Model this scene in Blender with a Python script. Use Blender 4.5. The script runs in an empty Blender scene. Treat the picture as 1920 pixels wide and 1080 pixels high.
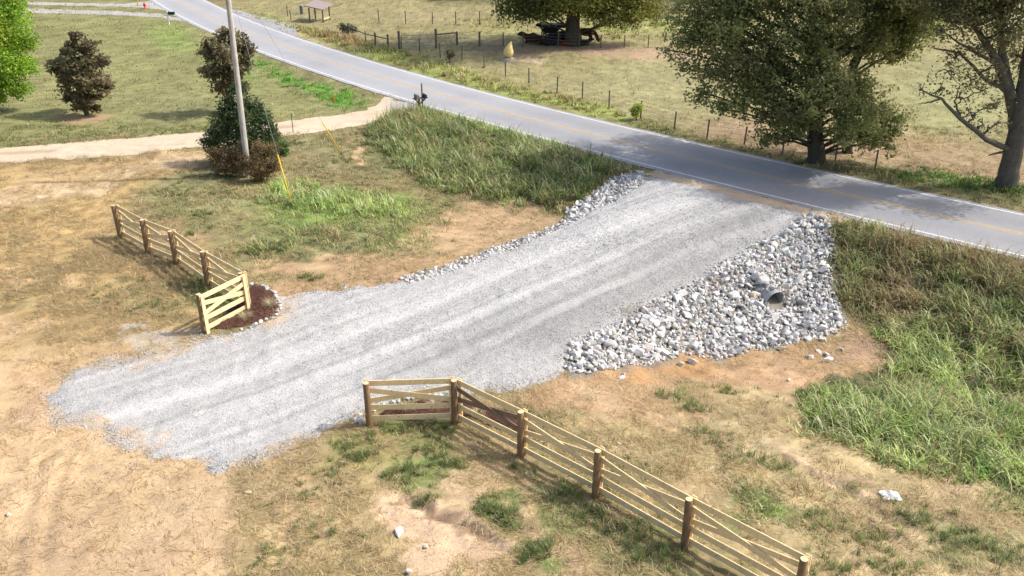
import bpy, bmesh, math
import numpy as np
from mathutils import Vector
rng = np.random.default_rng(11)
scene = bpy.context.scene
COL = scene.collection
R = math.radians

# ------------------------------------------------------------------ camera
F_PX, PITCH, CAM_H = 1600.0, R(26.3), 15.0
cam_d = bpy.data.cameras.new('camera'); cam = bpy.data.objects.new('camera', cam_d)
COL.objects.link(cam); scene.camera = cam
cam_d.sensor_width = 36; cam_d.lens = F_PX / 1920 * 36; cam_d.clip_end = 2000; cam_d.clip_start = 0.5
cam.location = (0, 0, CAM_H); cam.rotation_euler = (R(90) - PITCH, 0, 0)
CT, ST = math.cos(PITCH), math.sin(PITCH)

def ray(px, py):
    u = (px - 960) / F_PX; v = -(py - 540) / F_PX
    return np.array([u, CT + v * ST, -ST + v * CT])
def G(px, py, z=0.0):
    d = ray(px, py); t = (z - CAM_H) / d[2]
    return np.array([d[0] * t, d[1] * t, z])
def P3(px, py, Y):
    d = ray(px, py); t = Y / d[1]
    return np.array([d[0] * t, Y, CAM_H + d[2] * t])
def proj(X, Y, Z):
    Zc = Z - CAM_H
    d = np.maximum(Y * CT - Zc * ST, 0.5); up = Y * ST + Zc * CT
    return 960 + F_PX * X / d, 540 - F_PX * up / d

# ------------------------------------------------------------------ noise
def _hash(ix, iy, seed):
    h = (ix.astype(np.int64) * 374761393 + iy.astype(np.int64) * 668265263 + seed * 1442695) & 0x7fffffff
    h = ((h ^ (h >> 13)) * 1274126177) & 0x7fffffff
    h = h ^ (h >> 16)
    return (h & 0xffff) / 65535.0
def vnoise(x, y, seed=0):
    ix = np.floor(x); iy = np.floor(y); fx = x - ix; fy = y - iy
    fx = fx * fx * (3 - 2 * fx); fy = fy * fy * (3 - 2 * fy)
    a = _hash(ix, iy, seed); b = _hash(ix + 1, iy, seed); c = _hash(ix, iy + 1, seed); d = _hash(ix + 1, iy + 1, seed)
    return (a * (1 - fx) + b * fx) * (1 - fy) + (c * (1 - fx) + d * fx) * fy
def fbm(x, y, seed=0, oct=4):
    s = 0; a = 0.5; t = 0
    for k in range(oct):
        s = s + a * vnoise(x * 2 ** k + 17.3 * k, y * 2 ** k - 9.1 * k, seed + k); t += a; a *= 0.5
    return s / t

# ------------------------------------------------------------------ road centre line (world)
RC = np.array([-1.207, 4.87, -30.222, 56.882]); RHW = 2.78
def road_y(x):
    x = np.asarray(x, float)
    xc = np.clip(x, -46, 27)
    sl = (3 * RC[0] * (xc / 30) ** 2 + 2 * RC[1] * (xc / 30) + RC[2]) / 30
    return np.polyval(RC, xc / 30) + sl * (x - xc)
_rx = np.arange(-75, 70, 0.5); _ry = road_y(_rx)
_t = np.stack([np.gradient(_rx), np.gradient(_ry)], 1); _t /= np.linalg.norm(_t, axis=1)[:, None]
_n = np.stack([-_t[:, 1], _t[:, 0]], 1)
_slope = _t[:, 1] / _t[:, 0]
def road_off(x, y):      # signed distance from centre line, + on the pasture side
    return (y - road_y(x)) / np.sqrt(1 + np.interp(x, _rx, _slope) ** 2)

# ------------------------------------------------------------------ terrain heights
HC = [(p[0], p[1], 0.0) for p in
      [(352,36),(480,93),(580,135),(680,176),(762,199),(830,212),(879,226),(1020,268),(1127,294),(1233,322),(1295,338),(1412,370),(1557,405),(1674,433),(1920,492),
       (425,12),(480,40),(580,77),(680,102),(780,134),(880,161),(960,181),(1035,199),(1160,230),(1285,258),(1380,274),(1560,319),(1740,358),(1920,388)]]
HC += [(1350,372,0),(1200,420,0),(1050,500,0),(850,570,0),(650,640,0),(400,720,0),(200,800,0),(1210,348,0),(1130,402,-.08),(1000,455,-.1),(850,508,-.05),(700,545,0),
       (1430,390,0),(1280,468,-.02),(1100,560,0),(950,640,0),(800,700,0),
       (1520,412,-.1),(1440,455,-.35),(1345,512,-.45),(1190,592,-.3),(1080,648,-.12),
       (1445,545,-1.15),(1530,500,-.9),(1400,520,-.85),(1300,590,-.9),(1200,640,-.6),
       (1580,605,-1.6),(1500,640,-1.65),(1420,655,-1.6),(1340,672,-1.35),(1200,690,-.75),(1090,705,-.25),
       (1640,610,-1.7),(1750,660,-1.8),(1920,720,-1.8),(2200,860,-1.8),
       (1600,425,-.12),(1750,470,-.15),(1920,512,-.15),(1600,500,-.9),(1750,560,-1.1),(1920,610,-1.1),(2200,700,-1.1),
       (1400,700,-1.2),(1500,690,-1.4),(1500,760,-.9),(1650,850,-.75),(1850,950,-.7),(2050,1040,-.7),(1400,790,-.45),(1600,950,-.35),(1800,1060,-.3),(1150,740,-.1),(1300,850,-.05),(1450,950,-.05),
       (692,800,0),(852,795,0),(976,858,0),(1116,933,0),(1283,1030,0),(1490,1145,0),(900,950,0),(600,1000,0),(200,1000,0),(1200,1070,0),(0,800,0),(100,600,0),(0,400,0),
       (226,446,0),(331,497,0),(390,539,0),(463,582,0),(384,624,0),(560,540,0),
       (730,300,-.55),(850,365,-.9),(960,395,-1.05),(1055,412,-1.0),(720,240,-.2),(800,240,-.15),(900,262,-.2),(1050,300,-.25),(1150,322,-.2),
       (950,450,-.5),(850,470,-.25),(750,470,-.15),(700,400,-.3),(600,340,-.15),(500,400,0),(300,500,0),(1090,402,-.4),
       (560,150,-.35),(625,195,-.35),(480,120,-.25),(690,195,-.05),(450,200,0),(300,280,0),(600,235,0),(100,280,0),(100,150,0),(300,100,0),(465,330,0),
       (700,140,-.3),(900,185,-.3),(1200,262,-.3),(1500,326,-.15),(700,90,0),(900,120,0),(1100,150,0),(1300,200,0),(1500,250,0),(1700,300,0),(1900,330,0),(1100,90,0),(700,30,0),(1300,60,0)]
hp = np.array([G(a, b, c) for a, b, c in HC])
far_c = [(x, y, 0) for x in range(-120, 130, 20) for y in list(range(-10, 10, 18)) + list(range(100, 240, 25))] + [(x, y, 0) for x in (-80, -60, -45, 60, 80, 100) for y in range(10, 100, 15)] + [(-30, 15, 0), (-20, 12, 0), (0, 10, 0), (20, 8, -.2), (-30, 30, 0), (-34, 45, 0)]
hp = np.vstack([hp, np.array(far_c, float)])
_d = np.hypot(hp[:, None, 0] - hp[None, :, 0], hp[:, None, 1] - hp[None, :, 1])
_K = np.sqrt(_d ** 2 + 0.6) ; _K += 0
_w = np.linalg.solve(_K - np.eye(len(hp)) * 0.15, hp[:, 2])
GX = np.arange(-60, 62, 0.25); GY = np.arange(6, 122, 0.25)
gx, gy = np.meshgrid(GX, GY)
HG = np.zeros_like(gx)
for (x, y, z), w in zip(hp, _w):
    HG += w * np.sqrt((gx - x) ** 2 + (gy - y) ** 2 + 0.6)
_ro = np.abs(road_off(gx, gy))
_k = np.clip((_ro - 3.1) / 1.0, 0, 1); _k = _k * _k * (3 - 2 * _k)
HG = HG * _k
HG += _k * (fbm(gx * 0.5, gy * 0.5, 5) - .5) * 0.12
_c = G(1450, 556, -1.15)
HG += .40 * np.exp(-(((gx - _c[0] + .58) ** 2 + (gy - _c[1] - 1.32) ** 2) / .35)) + .25 * np.exp(-(((gx - _c[0] + 1.6) ** 2 + (gy - _c[1] - 1.0) ** 2) / .9))
for _px, _py, _h, _s in ((1185,700,.22,.12),(1245,682,.2,.1),(1330,680,.16,.12),(1120,712,.12,.15),(1400,668,.12,.1)):
    _q = G(_px, _py, -.7); HG += _h * np.exp(-((gx - _q[0]) ** 2 + (gy - _q[1]) ** 2) / _s)
HG -= .16 * np.exp(-(((gx - _c[0] - .3) ** 2 + (gy - _c[1] + .4) ** 2) / .25))
_e = np.clip(np.minimum(np.minimum(gx + 60, 61.5 - gx), np.minimum(gy - 6, 121.5 - gy)) / 6, 0, 1)
HG *= _e
def H(x, y):
    x = np.asarray(x, float); y = np.asarray(y, float)
    fx = np.clip((x - GX[0]) / 0.25, 0, len(GX) - 1.001); fy = np.clip((y - GY[0]) / 0.25, 0, len(GY) - 1.001)
    ix = fx.astype(int); iy = fy.astype(int); a = fx - ix; b = fy - iy
    return (HG[iy, ix] * (1 - a) + HG[iy, ix + 1] * a) * (1 - b) + (HG[iy + 1, ix] * (1 - a) + HG[iy + 1, ix + 1] * a) * b
def AT(px, py):
    d = ray(px, py); t0 = (0.5 - CAM_H) / d[2]; t1 = (-2.5 - CAM_H) / d[2]
    ts = np.linspace(t0, t1, 300)
    g = CAM_H + d[2] * ts - H(d[0] * ts, d[1] * ts)
    k = int(np.argmax(g < 0)); t = ts[k]
    return np.array([d[0] * t, d[1] * t, float(H(d[0] * t, d[1] * t))])
def inpoly(px, py, poly):
    poly = np.asarray(poly, float); inside = np.zeros(np.shape(px), bool); j = len(poly) - 1
    for i in range(len(poly)):
        xi, yi = poly[i]; xj, yj = poly[j]
        c = ((yi > py) != (yj > py)) & (px < (xj - xi) * (py - yi) / (yj - yi + 1e-12) + xi)
        inside ^= c; j = i
    return inside
def polysd(px, py, poly):   # signed distance, + inside
    poly = np.asarray(poly, float); d = np.full(np.shape(px), 1e9); j = len(poly) - 1
    for i in range(len(poly)):
        a = poly[j]; b = poly[i]; ab = b - a; L = ab @ ab + 1e-9
        t = np.clip(((px - a[0]) * ab[0] + (py - a[1]) * ab[1]) / L, 0, 1)
        d = np.minimum(d, np.hypot(px - a[0] - t * ab[0], py - a[1] - t * ab[1])); j = i
    return np.where(inpoly(px, py, poly), d, -d)
def wpoly(pts, z=None):
    return [tuple(AT(*p)[:2]) if z is None else tuple(G(p[0], p[1], z)[:2]) for p in pts]

# ------------------------------------------------------------------ object helpers
def tag(o, label=None, cat=None, group=None, kind=None):
    if label: o['label'] = label
    if cat: o['category'] = cat
    if group: o['group'] = group
    if kind: o['kind'] = kind
    return o
def empty(name, loc, rz=0, **k):
    o = bpy.data.objects.new(name, None); COL.objects.link(o); o.location = Vector([float(v) for v in loc]); o.rotation_euler = (0, 0, rz)
    o.empty_display_size = .2
    return tag(o, **k)
def link(name, me, mat=None, parent=None, loc=None, **k):
    o = bpy.data.objects.new(name, me); COL.objects.link(o)
    if mat is not None and not me.materials: me.materials.append(mat)
    if parent is not None:
        o.parent = parent
    if loc is not None: o.location = Vector([float(v) for v in loc])
    return tag(o, **k)
def npmesh(name, V, Fq, col=None, smooth=False):
    V = np.asarray(V, np.float32); Fq = np.asarray(Fq, np.int32); n = Fq.shape[1]
    me = bpy.data.meshes.new(name)
    me.vertices.add(len(V)); me.vertices.foreach_set('co', V.ravel())
    me.loops.add(Fq.size); me.loops.foreach_set('vertex_index', Fq.ravel())
    me.polygons.add(len(Fq)); me.polygons.foreach_set('loop_start', np.arange(0, Fq.size, n, dtype=np.int32))
    me.polygons.foreach_set('use_smooth', np.full(len(Fq), smooth))
    me.update(calc_edges=True)
    if col is not None:
        col = np.asarray(col, np.float32)
        a = me.attributes.new('Col', 'FLOAT_COLOR', 'POINT')
        a.data.foreach_set('color', np.hstack([col, np.ones((len(col), 1), np.float32)]).ravel())
    return me
class MB:           # collects tubes and boxes into one mesh (mixed faces)
    def __init__(s): s.v = []; s.f = []
    def add(s, V, Fs):
        o = len(s.v); s.v.extend([tuple(float(c) for c in p) for p in V]); s.f.extend([tuple(i + o for i in f) for f in Fs])
    def tube(s, pts, rad, n=6, cap=True):
        pts = np.asarray(pts, float); m = len(pts); rad = np.broadcast_to(rad, (m,))
        T = np.gradient(pts, axis=0); T /= np.linalg.norm(T, axis=1)[:, None] + 1e-9
        up = np.array([0, 0, 1.]) if abs(T[0, 2]) < .9 else np.array([1., 0, 0])
        V = []
        for p, t, r in zip(pts, T, rad):
            a = np.cross(t, up); a /= np.linalg.norm(a) + 1e-9; b = np.cross(t, a)
            for k in range(n):
                an = 2 * math.pi * k / n; V.append(p + r * (math.cos(an) * a + math.sin(an) * b))
        Fs = [(i * n + k, i * n + (k + 1) % n, (i + 1) * n + (k + 1) % n, (i + 1) * n + k) for i in range(m - 1) for k in range(n)]
        if cap: Fs += [tuple(range(n))[::-1], tuple((m - 1) * n + k for k in range(n))]
        s.add(V, Fs)
    def beam(s, a, b, w, h, up=(0, 0, 1), c=0.0):   # box from a to b, w across, h along up
        a = np.array(a, float); b = np.array(b, float); t = b - a; t /= np.linalg.norm(t)
        up = np.array(up, float); x = np.cross(t, up); x /= np.linalg.norm(x); u = np.cross(x, t)
        V = [p + sx * x * w / 2 + su * u * h / 2 for p in (a, b) for sx, su in ((-1, -1), (1, -1), (1, 1), (-1, 1))]
        s.add(V, [(0, 1, 2, 3), (7, 6, 5, 4), (0, 4, 5, 1), (1, 5, 6, 2), (2, 6, 7, 3), (3, 7, 4, 0)])
    def build(s, name, mat, parent=None, loc=None, smooth=False, bevel=0, rel=None, **k):
        v = s.v
        if rel is not None: v = [(p[0] - rel[0], p[1] - rel[1], p[2] - rel[2]) for p in v]
        me = bpy.data.meshes.new(name); me.from_pydata(v, [], s.f)
        bm = bmesh.new(); bm.from_mesh(me)
        bmesh.ops.recalc_face_normals(bm, faces=bm.faces[:])
        if bevel:
            bmesh.ops.bevel(bm, geom=bm.edges[:], offset=bevel, segments=1, affect='EDGES')
        for f in bm.faces: f.smooth = smooth
        bm.to_mesh(me); bm.free()
        return link(name, me, mat, parent, loc, **k)

# ------------------------------------------------------------------ materials
def newmat(name):
    m = bpy.data.materials.new(name); m.use_nodes = True; nt = m.node_tree
    return m, nt, nt.nodes, nt.links, nt.nodes['Principled BSDF']
def mat_attr(name, rough=.9, scale=(6, 40), amp=(.35, .35), bump=0.0, bscale=60, transl=0.0, spec=.2, const=None, streak=None, knots=False):
    m, nt, N, L, b = newmat(name)
    b.inputs['Roughness'].default_value = rough; b.inputs['Specular IOR Level'].default_value = spec
    if const is None:
        a = N.new('ShaderNodeAttribute'); a.attribute_name = 'Col'; cur = a.outputs['Color']
    else:
        a = N.new('ShaderNodeRGB'); a.outputs[0].default_value = (*const, 1); cur = a.outputs[0]
    tc = N.new('ShaderNodeTexCoord'); src = tc.outputs['Object']
    if streak:
        mp = N.new('ShaderNodeMapping'); mp.inputs['Scale'].default_value = streak; L.new(src, mp.inputs[0]); src = mp.outputs[0]
    for sc_, am in zip(scale, amp):
        n = N.new('ShaderNodeTexNoise'); n.inputs['Scale'].default_value = sc_; n.inputs['Detail'].default_value = 4; n.inputs['Roughness'].default_value = .65
        L.new(src, n.inputs['Vector'])
        mr = N.new('ShaderNodeMapRange'); mr.inputs['From Min'].default_value = .3; mr.inputs['From Max'].default_value = .7
        mr.inputs['To Min'].default_value = 1 - am; mr.inputs['To Max'].default_value = 1 + am
        L.new(n.outputs['Fac'], mr.inputs['Value'])
        mx = N.new('ShaderNodeVectorMath'); mx.operation = 'SCALE'
        L.new(cur, mx.inputs[0]); L.new(mr.outputs[0], mx.inputs['Scale']); cur = mx.outputs[0]
    if knots:
        v = N.new('ShaderNodeTexVoronoi'); v.inputs['Scale'].default_value = 4.5; L.new(tc.outputs['Object'], v.inputs['Vector'])
        mr = N.new('ShaderNodeMapRange'); mr.inputs['From Min'].default_value = .05; mr.inputs['From Max'].default_value = .13; mr.inputs['To Min'].default_value = .28; mr.inputs['To Max'].default_value = 1
        L.new(v.outputs['Distance'], mr.inputs['Value']); mx = N.new('ShaderNodeVectorMath'); mx.operation = 'SCALE'; L.new(cur, mx.inputs[0]); L.new(mr.outputs[0], mx.inputs['Scale']); cur = mx.outputs[0]
    L.new(cur, b.inputs['Base Color'])
    if bump:
        n = N.new('ShaderNodeTexNoise'); n.inputs['Scale'].default_value = bscale; n.inputs['Detail'].default_value = 5
        L.new(tc.outputs['Object'], n.inputs['Vector'])
        bp = N.new('ShaderNodeBump'); bp.inputs['Strength'].default_value = bump; bp.inputs['Distance'].default_value = .03
        L.new(n.outputs['Fac'], bp.inputs['Height']); L.new(bp.outputs[0], b.inputs['Normal'])
    if transl:
        t = N.new('ShaderNodeBsdfTranslucent'); L.new(cur, t.inputs['Color'])
        ms = N.new('ShaderNodeMixShader'); ms.inputs[0].default_value = transl
        L.new(b.outputs[0], ms.inputs[1]); L.new(t.outputs[0], ms.inputs[2]); L.new(ms.outputs[0], N['Material Output'].inputs['Surface'])
    return m
M = {}
M['ground'] = mat_attr('ground_soil', .95, (1.5, 9, 32), (.08, .14, .22), bump=.45, bscale=26)
M['grass'] = mat_attr('grass_blades', .55, (), (), transl=.35, spec=.4)
M['leaf'] = mat_attr('leaves', .5, (), (), transl=.45, spec=.4)
M['gravel'] = mat_attr('gravel_surface', .95, (2, 14, 34), (.04, .12, .28), bump=1.0, bscale=30)
M['stone'] = mat_attr('limestone', .9, (3, 25), (.15, .15), bump=.4, bscale=30)
M['lane'] = mat_attr('lane_dirt', .95, (2, 20), (.08, .12), bump=.4, bscale=30)
M['asphalt'] = mat_attr('asphalt', .75, (.35, 4, 90), (.05, .06, .14), bump=.2, bscale=120, spec=.35)
M['paint_white'] = mat_attr('road_paint_white', .7, (2, 18), (.12, .35), const=(.70, .70, .68))
M['paint_yellow'] = mat_attr('road_paint_yellow', .7, (2, 25), (.1, .2), const=(.55, .40, .21))
M['bark'] = mat_attr('bark', .95, (4, 18), (.2, .35), bump=.9, bscale=14, const=(.13, .115, .095), streak=(1, 1, .35))
M['bark_dark'] = mat_attr('bark_dark', .95, (4, 18), (.2, .35), bump=.9, bscale=14, const=(.08, .07, .056), streak=(1, 1, .35))
M['board'] = mat_attr('pine_board', .8, (1.5, 14), (.10, .14), bump=.15, const=(.88, .68, .38), knots=True)
M['board_dark'] = mat_attr('pine_board_brown', .8, (1.5, 14), (.10, .2), bump=.15, const=(.27, .18, .12))
M['post'] = mat_attr('treated_post', .85, (3, 14), (.22, .28), bump=.5, bscale=20, const=(.25, .165, .09), streak=(1, 1, .3))
M['post_end'] = mat_attr('post_end_grain', .8, (8, 40), (.1, .15), const=(.72, .56, .33))
M['old_wood'] = mat_attr('weathered_wood', .9, (3, 20), (.2, .3), const=(.16, .135, .11))
M['pole'] = mat_attr('pole_wood', .85, (1.2, 16, 40), (.14, .28, .2), const=(.47, .445, .41), streak=(1, 1, .12))
M['steel'] = mat_attr('galvanised_steel', .45, (5, 30), (.1, .1), const=(.33, .34, .35), spec=.5)
M['dark_steel'] = mat_attr('dark_steel', .6, (5, 30), (.2, .2), const=(.075, .07, .065))
M['yellow'] = mat_attr('yellow_plastic', .5, (3,), (.05,), const=(.85, .52, .03), spec=.4)
M['white'] = mat_attr('white_vinyl', .5, (3,), (.03,), const=(.82, .82, .82), spec=.4)
M['black'] = mat_attr('black_plastic', .45, (3,), (.1,), const=(.02, .022, .028), spec=.4)
M['grey_box'] = mat_attr('grey_plastic', .5, (3,), (.1,), const=(.16, .16, .16), spec=.4)
M['red'] = mat_attr('red_plastic', .5, (3,), (.05,), const=(.75, .03, .02), spec=.4)
M['orange'] = mat_attr('orange_plastic', .5, (3,), (.05,), const=(.9, .22, .03), spec=.4)
M['pipe'] = mat_attr('pipe_metal', .4, (5, 20), (.1, .15), const=(.38, .39, .39), spec=.5)
M['mulch'] = mat_attr('mulch', .95, (8, 40), (.3, .5), bump=1.0, bscale=40, const=(.105, .050, .038))
M['concrete'] = mat_attr('concrete', .9, (2, 25), (.08, .12), const=(.42, .37, .31))
M['roof'] = mat_attr('shelter_roof', .7, (3, 20), (.1, .1), const=(.34, .27, .26))
M['sculpt'] = mat_attr('sculpture_yellow', .45, (2, 10), (.08, .1), const=(.84, .66, .27), spec=.4)

# ------------------------------------------------------------------ ground cover map
C_PAST = (.300, .262, .125); C_LAWN = (.245, .240, .100); C_OLIVE = (.235, .200, .095); C_STRAW = (.42, .30, .138); C_DIRT = (.53, .375, .215)
C_RED = (.42, .29, .17); C_GREEN = (.13, .20, .055); C_BRIGHT = (.19, .30, .06); C_SHORT = (.22, .22, .10); C_DARKE = (.20, .135, .085)
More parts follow.
